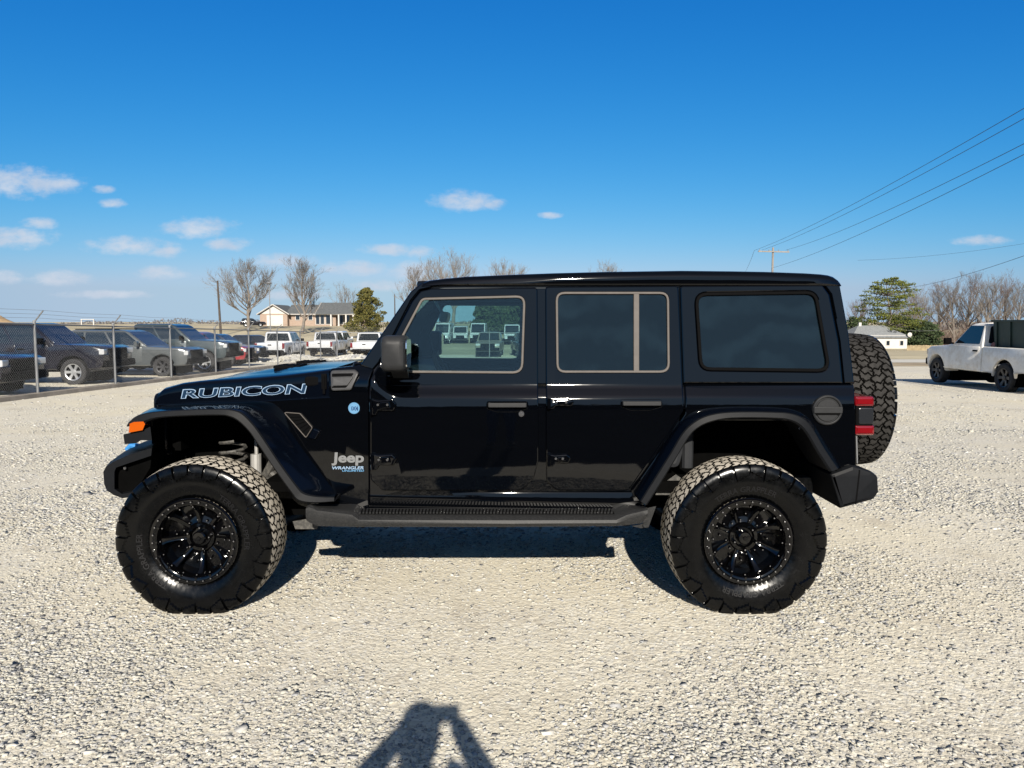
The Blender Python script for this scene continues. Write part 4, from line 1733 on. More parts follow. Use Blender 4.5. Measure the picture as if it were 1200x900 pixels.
def tyre_mesh(name, mats, zc=None):
    co, q, mi = tyre_geo(zc=zc)
    me = bpy.data.meshes.new(name)
    me.vertices.add(len(co))
    me.vertices.foreach_set('co', co.ravel().astype(np.float32))
    me.loops.add(q.size)
    me.loops.foreach_set('vertex_index', q[:, ::-1].ravel().astype(np.int32))
    me.polygons.add(len(q))
    me.polygons.foreach_set('loop_start', np.arange(0, q.size, 4, dtype=np.int32))
    me.update(calc_edges=True)
    for m in mats:
        me.materials.append(MT[m])
    me.polygons.foreach_set('material_index', mi.astype(np.int32))
    bm = bmesh.new()
    bm.from_mesh(me)
    bmesh.ops.recalc_face_normals(bm, faces=bm.faces)
    bm.to_mesh(me)
    bm.free()
    me.shade_smooth()
    me.set_sharp_from_angle(angle=R(28))
    return me


WZ = P(227.5, 634.5, 4.085).z
tyre_me = tyre_mesh('tyre', ['rubber', 'tread_dust', 'groove'], WZ)
spare_me = tyre_mesh('spare_tyre', ['rubber', 'tread_grey', 'groove'])


def rim_mb():
    """outer face towards -Y"""
    mb = MB()
    mb.lathe([(.12, .232), (-.118, .232), (-.128, .240), (-.134, .247), (-.142, .247), (-.146, .243), (-.147, .236), (-.144, .214), (-.140, .207), (-.128, .203),
              (-.120, .198), (-.09, .194), (.0, .186), (.10, .180), (.12, .232)], 72, mi=0)
    # hub dish
    mb.lathe([(-.030, .196), (-.026, .12), (-.040, .085), (-.052, .078), (-.055, .060), (-.040, .052), (-.040, .030), (-.040, 0)], 48, mi=0)
    # centre cap
    mb.lathe([(-.040, .040), (-.072, .038), (-.078, .032), (-.079, .012), (-.082, .010), (-.082, 0)], 32, mi=0)
    # spokes, eight
    for k in range(8):
        a = 2 * math.pi * (k + .3) / 8
        ca, sa = math.cos(a), math.sin(a)

        def pt(rr, t, y):
            return (rr * ca - t * sa, y, rr * sa + t * ca)
        secs = []
        for rr, hwid, yt in ((.055, .014, -.040), (.09, .0135, -.044), (.14, .013, -.058), (.18, .017, -.086), (.201, .026, -.112)):
            secs.append([pt(rr, -hwid, yt + .03), pt(rr, -hwid, yt + .004), pt(rr, -hwid * .75, yt), pt(rr, -hwid * .2, yt + .003), pt(rr, hwid * .2, yt + .003), pt(rr, hwid * .75, yt), pt(rr, hwid, yt + .004), pt(rr, hwid, yt + .03)])
        mb.loft(secs, 0)
    # lock ring bolts, lug nuts, and inner studs added for their sparkle
    for k in range(32):
        a = 2 * math.pi * k / 32
        c = Vector((.225 * math.cos(a), -.145, .225 * math.sin(a)))
        mb.tube([c, c + Vector((0, -.008, 0))], .0068, 6, 0)
        mb.tube([c + Vector((0, -.008, 0)), c + Vector((0, -.0095, 0))], .0042, 6, 1)
    for k in range(16):
        a = 2 * math.pi * (k + .5) / 16
        c = Vector((.2085 * math.cos(a), -.139, .2085 * math.sin(a)))
        mb.box(c, (.012, .012, .012), 0, Matrix.Rotation(-a, 3, 'Y'))
        c = Vector((.193 * math.cos(a), -.118, .193 * math.sin(a)))
        mb.tube([c, c + Vector((0, -.010, 0))], [.007, .005], 6, 0)
        mb.tube([c + Vector((0, -.010, 0)), c + Vector((0, -.0115, 0))], [.004, .0034], 6, 1)
    for k in range(24):
        a = 2 * math.pi * (k + .2) / 24
        rr_ = .10 if k % 2 else .135
        c = Vector((rr_ * math.cos(a), -.034, rr_ * math.sin(a)))
        mb.tube([c, c + Vector((0, -.014, 0))], [.007, .005], 6, 0)
        mb.tube([c + Vector((0, -.014, 0)), c + Vector((0, -.0155, 0))], [.0036, .003], 6, 1)
    for k in range(5):
        a = 2 * math.pi * (k + .25) / 5
        c = Vector((.0635 * math.cos(a), -.054, .0635 * math.sin(a)))
        mb.tube([c, c + Vector((0, -.030, 0)), c + Vector((0, -.036, 0))], [.0115, .0105, .006], 6, 0)
        mb.tube([c + Vector((0, -.036, 0)), c + Vector((0, -.0375, 0))], [.005, .004], 6, 1)
    # brake disc behind
    mb.lathe([(.02, .165), (.03, .165), (.03, .0), (.02, 0.0), (.02, .165)], 40, mi=2)
    return mb


wheel0 = None
WX0, WX1 = P(227.5, 634.5, 4.085).x, P(877, 634, 4.085).x
for (x, y, z, rz, ry, spare) in ((WX0, 4.222, WZ, 0, 10, 0), (WX1, 4.222, WZ, 0, 37, 0), (WX0, 2 * YC - 4.222, WZ, math.pi, 0, 0),
                                 (WX1, 2 * YC - 4.222, WZ, math.pi, 0, 0), (2.235, YC, 1.10, math.pi / 2, 12, 1)):
    w = empty('wheel', (x - JX, y - YC, z), parent=jeep)
    w.rotation_euler = (0, 0, rz)
    t = bpy.data.objects.new('tyre', spare_me if spare else tyre_me)
    COL.objects.link(t)
    t.parent = w
    if wheel0 is None:
        let0 = [tyre_text(R(q)).build('sidewall_lettering', 'sidewall_text', w, recalc=False, smooth=False) for q in (205, 25)]
        let1 = let0
        rim0 = rim_mb().build('rim', ['rim', 'bolt', 'under_metal'], w, ang=30)
        wheel0 = w
        r_ = rim0
    else:
        let1 = []
        for q in let0:
            l_ = q.copy()
            COL.objects.link(l_)
            l_.parent = w
            let1.append(l_)
        r_ = rim0.copy()
        COL.objects.link(r_)
        r_.parent = w
    r_.rotation_euler = (0, R(ry), 0)
    for l_ in let1:
        l_.rotation_euler = (0, R(-(ry - 10) * 2.6), 0)
    if spare:
        w['label'] = 'spare wheel hung on the back'
#@@ENDJEEP
#@@REST
# ------------------------------------------------------------------ other vehicles
def wheel_for(parent, x, y, r, w, side, rimmat):
    wl = empty('wheel', (x, y, r), parent=parent)
    if side < 0:
        wl.rotation_euler = (0, 0, math.pi)      # outer face is local +Y
    mb = MB()
    mb.lathe([(-w / 2 + .02, r * .62), (-w / 2, r * .72), (-w / 2 + .005, r * .92), (-w / 2 + .03, r * .985), (-w * .2, r), (w * .2, r), (w / 2 - .03, r * .985), (w / 2 - .005, r * .92),
              (w / 2, r * .72), (w / 2 - .02, r * .62), (-w / 2 + .02, r * .62)], 28, axis='Y')
    mb.build('tyre', 'car_tyre', wl, ang=35)
    mb = MB()
    rr = r * .64
    mb.lathe([(w / 2 - .02, rr), (w / 2 - .012, rr * .97), (w / 2 - .05, rr * .90), (w / 2 - .11, rr * .86), (w / 2 - .11, 0)], 28, axis='Y', mi=1)
    mb.lathe([(w / 2 - .02, rr), (w / 2 - .008, rr * .985), (w / 2 - .02, rr * .9), (w / 2 - .05, rr * .88)], 28, axis='Y', mi=0)
    for k in range(6):
        a = math.pi * 2 * k / 6
        ca, sa = math.cos(a), math.sin(a)
        secs = []
        for q, hw_, yy in ((rr * .1, .045, w / 2 - .045), (rr * .5, .036, w / 2 - .04), (rr * .92, .05, w / 2 - .02)):
            secs.append([(q * ca - t * sa, yv, q * sa + t * ca) for t, yv in ((-hw_, yy - .03), (-hw_, yy), (hw_, yy), (hw_, yy - .03))])
        mb.loft(secs, 0)
    mb.lathe([(w / 2 - .06, rr * .28), (w / 2 - .025, rr * .24), (w / 2 - .02, 0)], 20, axis='Y', mi=0)
    mb.build('rim', [rimmat, 'under'], wl, ang=35)
    return wl


def quad_window(mb, q, u0, u1, v0, v1, rad=.05, out=.004, th=.012, mi=0):
    """rounded pane on the bilinear quad q = (bl, br, tr, tl)"""
    bl, br, tr, tl_ = [Vector(p) for p in q]
    n = (br - bl).cross(tl_ - bl).normalized()
    wid, hei = (br - bl).length, (tl_ - bl).length
    lst = rnd([(u0 * wid, v0 * hei, rad), (u1 * wid, v0 * hei, rad), (u1 * wid, v1 * hei, rad), (u0 * wid, v1 * hei, rad)], 3)

    def pt(u, v, d):
        s, t = u / wid, v / hei
        return (bl * (1 - s) + br * s) * (1 - t) + (tl_ * (1 - s) + tr * s) * t - n * d
    mb.prism([lst], -out, th - out, 0, pt, mi)


def vehicle(name, label, cat, loc, yaw, paint, kind='pickup', L=5.85, W=2.0, H=1.92, wb=3.68, wr=.40, belt=1.22, hoodz=1.16, zb=.46,
            fo=.95, group=None, rim='car_rim', trim='black_plastic', grille='black_plastic', cab=None, lights='lamp', rack=False, tail=True, front_bumper=None):
    root = empty(name, loc, yaw)
    put(root, label, cat, group)
    hx = L / 2
    xf = hx - fo
    xr = xf - wb
    ra = wr + .085
    cow = xf - .58 if kind != 'van' else xf - .05
    if cab is None:
        cab = {'pickup': (cow, cow - .78, xr + .62, xr + .76), 'suv': (cow, cow - .85, -hx + .42, -hx + .10), 'sedan': (cow, cow - .9, -hx + 1.2, -hx + .55),
               'van': (cow + .25, cow - .75, -hx + .10, -hx + .03)}[kind]
    tf_x, tr_x = cab[1], cab[2]
    rearx = cab[3]
    bed = kind == 'pickup'

    def arch(xc, n=12):
        return [(xc - ra * math.cos(math.pi * k / n), wr * 1.02 + ra * math.sin(math.pi * k / n)) for k in range(n + 1)]
    # lower body, outline counter-clockwise from the rear sill
    back = (rearx + .0) if bed else -hx
    pts = []
    if not bed:
        pts += [(-hx, zb + .15), (-hx + .06, zb)]
        pts += [(xr - ra, zb)] + arch(xr) + [(xr + ra, zb)]
    else:
        pts += [(back, zb)]
    pts += [(xf - ra, zb)] + arch(xf) + [(xf + ra, zb)]
    pts += [(hx - .10, zb + .02, .04), (hx, zb + .16, .05), (hx + .0, hoodz - .30, .06), (hx - .05, hoodz - .09, .10), (hx - .30, hoodz - .015, .2), (cow + .05, hoodz + .05, .05), (cow - .12, belt + .01, .05)]
    if bed:
        pts += [(back, belt)]
    else:
        pts += [(-hx + .10, belt, .06), (-hx, belt - .22, .06)]
    mb = MB()
    A = rnd(pts, 4)
    W2 = W / 2

    def side_curve(u, v, d):
        k = 1 - .035 * max(0, (v - .75) / .5) ** 2 - .03 * max(0, (.75 - v) / .4) ** 2
        nose = max(0, (u - (xf + .15)) / (hx - xf - .15))
        return (u, d * k * (1 - .10 * nose ** 2), v)
    mb.prism([A], -W2, W2, .05, side_curve, cuts=[('v', .6), ('v', .75), ('v', .9), ('v', 1.05), ('u', xf + .3), ('u', xf + .6)])
    body = mb.build('body', paint, root, ang=32)
    # wheel-well dark filler
    mb = MB()
    for xc in ([xf] if bed else [xf, xr]):
        mb.box((xc, 0, wr + .12), (ra * 1.96, W - .56, ra * 1.7), 0)
    mb.box(((xf + xr) / 2, 0, zb - .02), (wb + .8, W * .55, .16), 0)
    mb.build('underbody', 'under', root)
    # cab
    wb_, wt_ = W2 - .045, W2 - .20 - (.04 if kind == 'sedan' else 0)
    if kind == 'van':
        wt_ = W2 - .10

    def ring(xa, xc_, w_, z, r):
        l = rrect(xc_, -w_, xa, w_, r, 4)
        return [(x, y, z) for x, y in l]
    secs = [ring(cab[0] + .02, cab[3], wb_, belt - .06, .05), ring(cab[0], cab[3], wb_, belt, .06)]
    zt = H
    k0 = (zt - .10 - belt) / (zt - belt)
    secs.append(ring(cab[0] + (tf_x - cab[0]) * k0, cab[3] + (tr_x - cab[3]) * k0, wb_ + (wt_ - wb_) * k0, zt - .10, .08))
    secs.append(ring(tf_x - .03, tr_x + .03, wt_ - .02, zt - .04, .10))
    secs.append(ring(tf_x - .16, tr_x + .10, wt_ - .12, zt - .008, .10))
    secs.append(ring(tf_x - .5, tr_x + .4, wt_ - .4, zt, .12))
    mb = MB()
    mb.loft(secs)
    cabo = mb.build('cab', paint, root, ang=40)
    B = lambda x, y, z: (x, y, z)
    for sgn in (1, -1):
        q = (B(cab[3], -wb_, belt), B(cab[0], -wb_, belt), B(tf_x, -wt_, zt), B(tr_x, -wt_, zt))
        if sgn == 1:
            q = tuple((x, -y, z) for x, y, z in (q[1], q[0], q[3], q[2]))
        ln = cab[0] - cab[3]
        splits = {'pickup': ((.03, .44), (.475, .93)) if ln > 2.2 else ((.12, .90),), 'suv': ((.03, .27), (.30, .60), (.63, .95)),
                  'sedan': ((.08, .48), (.52, .93)), 'van': ((.60, .93),)}[kind]
        if kind == 'pickup' and ln <= 2.2:
            splits = ((.10, .93),)
        for (a, b) in splits:
            if sgn == 1:
                a, b = 1 - b, 1 - a
            mb = MB()
            quad_window(mb, q, a, b, .06, .86, .05)
            mb.build('side_window', 'car_glass', root)
    q = (B(cab[0], -wb_, belt), B(cab[0], wb_, belt), B(tf_x, wt_, zt), B(tf_x, -wt_, zt))
    mb = MB()
    quad_window(mb, q, .06, .94, .04, .88, .06)
    mb.build('windshield', 'car_glass', root)
    if kind != 'van':
        q = (B(cab[3], wb_, belt), B(cab[3], -wb_, belt), B(tr_x, -wt_, zt), B(tr_x, wt_, zt))
        mb = MB()
        quad_window(mb, q, .08, .92, .10, .84, .06)
        mb.build('rear_window', 'car_glass', root)
    # bed
    if bed:
        bz = belt - .02
        mb = MB()
        lo = [(-hx + .02, zb + .12), (xr - ra, zb + .06)] + arch(xr) + [(xr + ra, zb + .02), (back - .03, zb), (back - .03, bz), (-hx + .02, bz)]
        for sgn in (1, -1):
            mb.prism([rnd(lo)], W2 - .01 - .10, W2 - .01, .03, lambda u, v, d: (u, sgn * d * (1 - .03 * max(0, (v - .75) / .5) ** 2), v), cuts=[('v', .75), ('v', 1.0)])
        mb.box(((back - hx) / 2, 0, .74), (back + hx - .1, W - .24, .06), 0)
        mb.box((back - .05, 0, bz - .25), (.05, W - .24, .5), 0)
        mb.build('bed', paint, root, ang=32)
        mb = MB()
        for sgn in (1, -1):
            mb.box((xr, sgn * (W2 - .28), wr + .14), (ra * 1.9, .3, ra * 1.5), 0)
        mb.build('bed_liner', 'under', root)
        mb = MB()
        mb.box((-hx + .03, 0, (bz + zb + .26) / 2), (.07, W - .36, bz - zb - .26), 0, None, .02)
        tg_ = mb.build('tailgate', paint, root)
        mb = MB()
        mb.box((-hx - .012, 0, bz - .14), (.03, .24, .07), 0, None, .01)
        mb.build('handle', 'black_plastic', tg_)
        mb = MB()
        mb.box((-hx - .06, 0, zb + .13), (.20, W - .10, .17), 0, None, .03)
        mb.box((-hx - .168, 0, zb + .15), (.012, .34, .10), 1)
        mb.build('rear_bumper', ['chrome' if trim == 'chrome' else trim, 'dark_glass'], root)
    else:
        mb = MB()
        mb.box((-hx - .02, 0, zb + .20), (.16, W - .16, .20), 0, None, .04)
        mb.build('rear_bumper', paint if kind != 'van' else 'black_plastic', root)
    # lamps
    for sgn in (1, -1):
        mb = MB()
        mb.box((hx - .075, sgn * (W2 - .25), hoodz - .20), (.16, .34, .17), 0, Matrix.Rotation(-sgn * R(10), 3, 'Z'), .03)
        mb.build('headlight', lights, root)
        if tail:
            mb = MB()
            tz = belt - .22
            mb.box((-hx + .04, sgn * (W2 - .10), tz), (.12, .15, .36), 0, None, .03)
            mb.build('tail_light', 'red_lens', root)
        # mirror
        mb = MB()
        mb.box((cow - .30, sgn * (W2 + .13), belt + .10), (.12, .20, .20), 0, None, .03)
        mb.tube([(cow - .30, sgn * (W2 - .05), belt + .03), (cow - .30, sgn * (W2 + .08), belt + .06)], .03, 6)
        mb.build('mirror', paint if kind in ('suv', 'sedan') else 'black_plastic', root)
        # doors: a leaf just proud of the body with its handle
        if kind == 'van':
            continue
        n_d = 1 if (bed and cab[0] - cab[3] <= 2.2) else 2
        x1 = cow - .16
        x0 = (back + .10) if bed else max(xr + ra * .55, -hx + .9)
        for k in range(n_d):
            a = x1 - (x1 - x0) * k / n_d - .012
            b = x1 - (x1 - x0) * (k + 1) / n_d + .012
            mb = MB()
            mb.prism([rrect(b, zb + .10, a, belt - .02, .06)], 0, .02, .008, lambda u, v, d: (u, sgn * (side_curve(u, v, W2)[1] + .007 - d), v), cuts=[('v', .75), ('v', .95)])
            dr = mb.build('door', paint, root, ang=32)
            mb = MB()
            mb.box((b + .16, sgn * (W2 + .005), belt - .15), (.20, .04, .045), 0, None, .012)
            mb.build('handle', 'black_plastic', dr)
        # wheels
    for xw in (xf, xr):
        for sgn in (1, -1):
            wheel_for(root, xw, sgn * (W2 - .16), wr, .27, sgn, rim)
    # nose
    mb = MB()
    gw = W2 - .44
    mb.prism([rrect(-gw, hoodz - .48, gw, hoodz - .10, .05)], 0, .06, .02, lambda u, v, d: (hx + .012 - d, u, v))
    for k in range(3):
        mb.box((hx + .012, 0, hoodz - .40 + .11 * k), (.02, gw * 1.9, .035), 1)
    mb.build('grille', [grille, trim], root)
    mb = MB()
    mb.box((hx + .01, 0, zb + .17), (.20, W - .22, .22), 0, None, .05)
    mb.build('front_bumper', front_bumper or (trim if bed else 'black_plastic'), root)
    if rack:
        for sgn in (1, -1):
            mb = MB()
            mb.tube([(tf_x - .3, sgn * (wt_ - .10), zt + .03), (tr_x + .2, sgn * (wt_ - .10), zt + .03)], .025, 6)
            mb.build('roof_rail', 'black_plastic', root)
    return root


def on_ground(x, y):
    return (x, y, ground_z(x, y))


def nose_at(xn, yc, L):
    x = xn - L / 2
    return on_ground(x, yc)


ROW = 'vehicles parked behind the chain link fence'
vehicle('parked_suv', 'black vehicle nose cut off by the left edge, nearest one behind the fence', 'SUV', nose_at(-12.75, 19.6, 4.9), 0, 'p_black', 'suv', L=4.9, W=1.95, H=1.80, wb=2.85,
        wr=.37, belt=1.10, hoodz=1.06, zb=.34, group=ROW)
vehicle('pickup_truck', 'black pickup behind the fence with pale headlights and a shiny hood', 'pickup truck', nose_at(-12.95, 24.7, 5.9), 0, 'p_black', 'pickup', L=5.9, W=2.03, H=1.98, wb=3.69, wr=.42,
        belt=1.30, hoodz=1.26, zb=.50, group=ROW)
vehicle('parked_suv', 'grey green SUV with roof rails between the black pickup and the dark slate pickup', 'SUV', nose_at(-12.5, 29.8, 5.0), 0, 'p_grey', 'suv', L=5.0, W=1.99, H=1.80, wb=2.82,
        wr=.385, belt=1.18, hoodz=1.12, zb=.42, group=ROW, rim='car_rim_dark', rack=True)
vehicle('pickup_truck', 'dark slate crew cab pickup with large knobbly tyres and bright wheel centres', 'pickup truck', nose_at(-12.35, 33.4, 5.9), 0, 'p_slate', 'pickup', L=5.9, W=2.06, H=2.10, wb=3.7, wr=.46,
        belt=1.40, hoodz=1.36, zb=.60, group=ROW)
vehicle('parked_suv', 'dark red SUV farther along the fence behind the dark slate pickup', 'SUV', nose_at(-13.75, 39.6, 4.7), 0, 'p_red', 'suv', L=4.7, W=1.9, H=1.80, wb=2.75, wr=.36, belt=1.12, hoodz=1.06, zb=.36, group=ROW)
vehicle('parked_car', 'dark blue car showing between the red SUV and the leftmost white pickup', 'car', nose_at(-15.1, 45.6, 4.7), 0, 'p_navy', 'suv', L=4.7, W=1.88, H=1.72, wb=2.75, wr=.35, belt=1.05, hoodz=1.0,
        zb=.34, group=ROW)
WH = 'white pickups seen from behind'
vehicle('pickup_truck', 'white pickup seen from behind below the house, leftmost of the white ones', 'pickup truck', on_ground(-16.2, 53.0), R(91), 'p_white', 'pickup', L=5.9, W=2.02, H=1.92, wb=3.7, group=WH, trim='black_plastic', front_bumper='chrome')
vehicle('pickup_truck', 'white pickup seen from behind, second white one from the left', 'pickup truck', on_ground(-14.75, 60.5), R(90), 'p_white', 'pickup', L=5.9, W=2.02, H=1.92, wb=3.7, group=WH)
vehicle('pickup_truck', 'white pickup seen from behind against the windshield pillar of the black vehicle', 'pickup truck', on_ground(-10.75, 57.5), R(90), 'p_white', 'pickup', L=5.9, W=2.02, H=1.92, wb=3.7, group=WH)
vehicle('parked_suv', 'white vehicle whose roof shows between two white pickups', 'SUV', on_ground(-16.3, 71.0), R(90), 'p_white', 'suv', L=4.8, W=1.9, H=1.85, wb=2.8, belt=1.1, hoodz=1.05, zb=.36)
vehicle('parked_car', 'dark car half hidden behind the leftmost white pickup', 'car', on_ground(-21.0, 62.0), R(-24), 'p_black', 'suv', L=4.6, W=1.85, H=1.62, wb=2.7, wr=.34, belt=1.0, hoodz=.95, zb=.3)
VN = 'white work vehicles beyond the lot, seen through the front door window'
vehicle('work_van', 'tall white van seen through the door window beside the far mirror', 'van', on_ground(-8.6, 95.0), R(-93), 'p_white', 'van', L=5.6, W=2.0, H=2.55, wb=3.5, belt=1.25, hoodz=1.15, zb=.4, group=VN)
vehicle('work_van', 'white van in the gap between two vehicles beyond the lot', 'van', on_ground(-6.6, 97.0), R(-88), 'p_white', 'van', L=5.4, W=1.95, H=2.15, wb=3.3, belt=1.2, hoodz=1.1, zb=.4, group=VN)
vehicle('work_van', 'white van standing behind the tan pickup', 'van', on_ground(-4.3, 97.5), R(-92), 'p_white', 'van', L=5.6, W=2.0, H=2.55, wb=3.5, belt=1.25, hoodz=1.15, zb=.4, group=VN)
vehicle('work_van', 'white van rising behind the dark pickup', 'van', on_ground(0.0, 92.0), R(-90), 'p_white', 'van', L=5.6, W=2.0, H=2.4, wb=3.5, belt=1.25, hoodz=1.15, zb=.4, group=VN)
vehicle('pickup_truck', 'tan pickup with black grille seen through the front door window', 'pickup truck', on_ground(-1.75, 60.0), R(-92), 'p_tan', 'pickup', L=5.8, W=2.0, H=1.92, wb=3.6)
vehicle('pickup_truck', 'dark pickup right of the tan pickup, seen through the front door window', 'pickup truck', on_ground(1.15, 60.0), R(-84), 'p_slate', 'pickup', L=5.8, W=2.0, H=1.92, wb=3.6)

# the dusty white work truck at the right
WL = 5.75
wt_x, wt_y, wt_yaw = 14.57, 21.9, R(89)
wt = vehicle('pickup_truck', 'dusty white regular cab work pickup at the right edge, loaded bed', 'pickup truck', on_ground(wt_x, wt_y), wt_yaw, 'p_dirty', 'pickup', L=WL, W=2.03, H=1.93, wb=3.40, wr=.41,
             belt=1.26, hoodz=1.18, zb=.50, fo=.70, rim='car_rim_dark', trim='black_plastic', cab=(1.33, .58, -.10, -.20))
tz0 = ground_z(wt_x, wt_y) + .77


def in_bed(x, y, z):
    c, s_ = math.cos(wt_yaw), math.sin(wt_yaw)
    return Vector((wt_x + x * c - y * s_, wt_y + x * s_ + y * c, tz0 + z))


box = empty('steel_bin', in_bed(-1.58, 0, 0), wt_yaw)
put(box, 'dark green steel bin standing tall in the bed of the white work pickup', 'steel bin')
mb = MB()
lo, hi = rrect(-.98, -.70, 1.22, .70, .02, 1), rrect(-1.02, -.76, 1.30, .76, .02, 1)
lo2, hi2 = offset(lo, .03), offset(hi, .03)
mb.loft([[(x, y, .0) for x, y in lo], [(x, y, 1.22) for x, y in hi], [(x, y, 1.22) for x, y in hi2], [(x, y, .04) for x, y in lo2]])
mb.build('bin_shell', 'green_steel', box)
mb = MB()
mb.prism([rrect(-1.06, -.80, 1.34, .80, .02, 1), rrect(-.98, -.72, 1.26, .72, .02, 1)], 1.18, 1.235, .006, lambda u, v, d: (u, v, d))
mb.build('bin_rim', 'green_steel', box)
mb = MB()
for x in (-.9, -.2, .5, 1.1):
    for sy in (1, -1):
        mb = MB()
        mb.loft([[(x + a, sy * (.71 + b), .02) for a, b in ((-.03, 0), (.03, 0), (.03, .03), (-.03, .03))], [(x + a, sy * (.765 + b), 1.18) for a, b in ((-.03, 0), (.03, 0), (.03, .03), (-.03, .03))]])
        mb.build('bin_rib', 'green_steel', box)
mb = MB()
rng = random.Random(5)
secs = []
for i in range(9):
    t = i / 8
    r_ = math.sin(math.pi * min(1, .12 + t * .8)) * .62
    secs.append([(-.35 - .85 + 1.75 * t, r_ * math.cos(a) * .95 + rng.uniform(-.02, .02), max(0, r_ * .62 * math.sin(a)) + rng.uniform(0, .03)) for a in [math.pi * k / 9 for k in range(10)]])
mb.loft(secs)
tp = mb.build('tarp_bundle', 'tarp', None, ang=50)
tp.location = in_bed(-1.50, .15, 1.236)
tp.rotation_euler = (0, 0, wt_yaw)
put(tp, 'black tarp bundle lying on top of the dark green bin', 'tarp')
mb = MB()
secs = []
for i in range(8):
    t = i / 7
    r_ = .05 + .15 * math.sin(math.pi * t) ** .6
    secs.append([(-.30 + .6 * t, r_ * 1.2 * math.cos(a) + rng.uniform(-.012, .012), .18 + r_ * math.sin(a) + rng.uniform(-.012, .012)) for a in [2 * math.pi * k / 12 for k in range(12)]])
mb.loft(secs)
pk = mb.build('sack', 'pink', None, ang=60)
pk.location = in_bed(-.33, .62, .33)
pk.rotation_euler = (0, 0, wt_yaw + R(90))
pk.scale = (.6, .6, .8)
put(pk, 'faded red sack wedged against the cab in the work pickup bed', 'sack')

# ------------------------------------------------------------------ chain link fence
fence = empty('chain_link_fence', on_ground(-12.05, 19.0))
put(fence, 'tall galvanised chain link fence topped with barbed wire, left of the black vehicle', 'fence')
FO = fence.location
FH = 1.86
runA = [(-12.05, y) for y in (11.0, 15.0, 19.0, 22.75, 26.5, 30.5, 34.4, 38.6, 42.8, 47.3, 51.7)]
runB = [(-12.05 + 3.5 * k, 51.7) for k in range(1, 6)]
allp = runA + runB


def fz(x, y):
    return ground_z(x, y)


for i, (x, y) in enumerate(allp):
    z = fz(x, y)
    big = i in (0, 10, len(allp) - 1)
    mb = MB()
    r_ = .05 if big else .036
    mb.tube([(x, y, z - .1), (x, y, z + FH + .03)], r_, 10)
    mb.lathe([(z + FH + .03, r_ * 1.15), (z + FH + .07, r_ * .8), (z + FH + .075, 0)], 10, (x, y, 0), 'Z')
    ax, ay = (.24, 0) if i <= 10 else (0, -.24)
    mb.tube([(x, y, z + FH + .02), (x + ax, y + ay, z + FH + .31)], .018, 6)
    mb.build('post', 'galv', fence, off=FO)
mb = MB()
for a, b in zip(allp, allp[1:]):
    mb = MB()
    za, zb_ = fz(*a), fz(*b)
    mb.tube([(a[0], a[1], za + FH - .03), (b[0], b[1], zb_ + FH - .03)], .021, 8)
    mb.build('top_rail', 'galv', fence, off=FO)
for k in range(3):
    t = .3 + .33 * k
    mb = MB()
    pts = []
    for i, (x, y) in enumerate(allp):
        ax, ay = (.24, 0) if i <= 10 else (0, -.24)
        pts.append((x + ax * t, y + ay * t, fz(x, y) + FH + .02 + .29 * t + .02))
        if i + 1 < len(allp):
            x2, y2 = allp[i + 1]
            pts.append(((x + x2) / 2 + ax * t, (y + y2) / 2 + ay * t, (fz(x, y) + fz(x2, y2)) / 2 + FH + .29 * t + .015))
    mb.tube(pts, .0035, 4)
    mb.build('barbed_wire', 'wire', fence, off=FO)
mb = MB()
PIT = .078
for run in ([runA[0], runA[-1]], [runA[-1], runB[-1]]):
    (x0, y0), (x1, y1) = run
    Ln = math.hypot(x1 - x0, y1 - y0)
    ux, uy = (x1 - x0) / Ln, (y1 - y0) / Ln
    z0, z1 = .06, FH - .05
    Hh = z1 - z0
    n = int(Ln / PIT)
    for sgn in (1, -1):
        for k in range(-int(Hh / PIT), n):
            s0 = k * PIT
            a0, a1 = s0, s0 + Hh
            b0, b1 = 0.0, Hh
            if a0 < 0:
                b0 = -a0
                a0 = 0
            if a1 > Ln:
                b1 -= a1 - Ln
                a1 = Ln
            if b1 - b0 < .05:
                continue
            if sgn < 0:
                b0, b1 = Hh - b0, Hh - b1
            p0 = Vector((x0 + ux * a0 + .006 * sgn * uy, y0 + uy * a0, 0))
            p1 = Vector((x0 + ux * a1 + .006 * sgn * uy, y0 + uy * a1, 0))
            p0.z = fz(p0.x, p0.y) + z0 + b0
            p1.z = fz(p1.x, p1.y) + z0 + b1
            d = (p1 - p0).normalized()
            side_ = Vector((uy, -ux, 0)) * .0011
            up_ = d.cross(side_).normalized() * .0011
            o_ = len(mb.v)
            for p in (p0, p1):
                mb.v += [tuple(p + side_), tuple(p - side_ * .5 + up_), tuple(p - side_ * .5 - up_)]
            mb.f += [[o_, o_ + 1, o_ + 4, o_ + 3], [o_ + 1, o_ + 2, o_ + 5, o_ + 4], [o_ + 2, o_, o_ + 3, o_ + 5]]
            mb.m += [0, 0, 0]
mb.build('wire_mesh', 'wire', fence, off=FO, recalc=False, smooth=False)
mb = MB()
secs = []
for y in lin(10, 51.7, 40):
    z = fz(-12.05, y)
    e = .02 * math.sin(y * 1.7) + .015 * math.sin(y * 4.1)
    secs.append([(-12.18 + e, y, z - .05), (-11.78 + e, y, z - .05), (-11.82 + e, y, z + .10), (-12.15 + e, y, z + .10)])
mb.loft(secs)
o = mb.build('concrete_kerb', 'concrete', None, ang=30)
put(o, 'low rough concrete strip along the foot of the chain link fence', 'kerb')

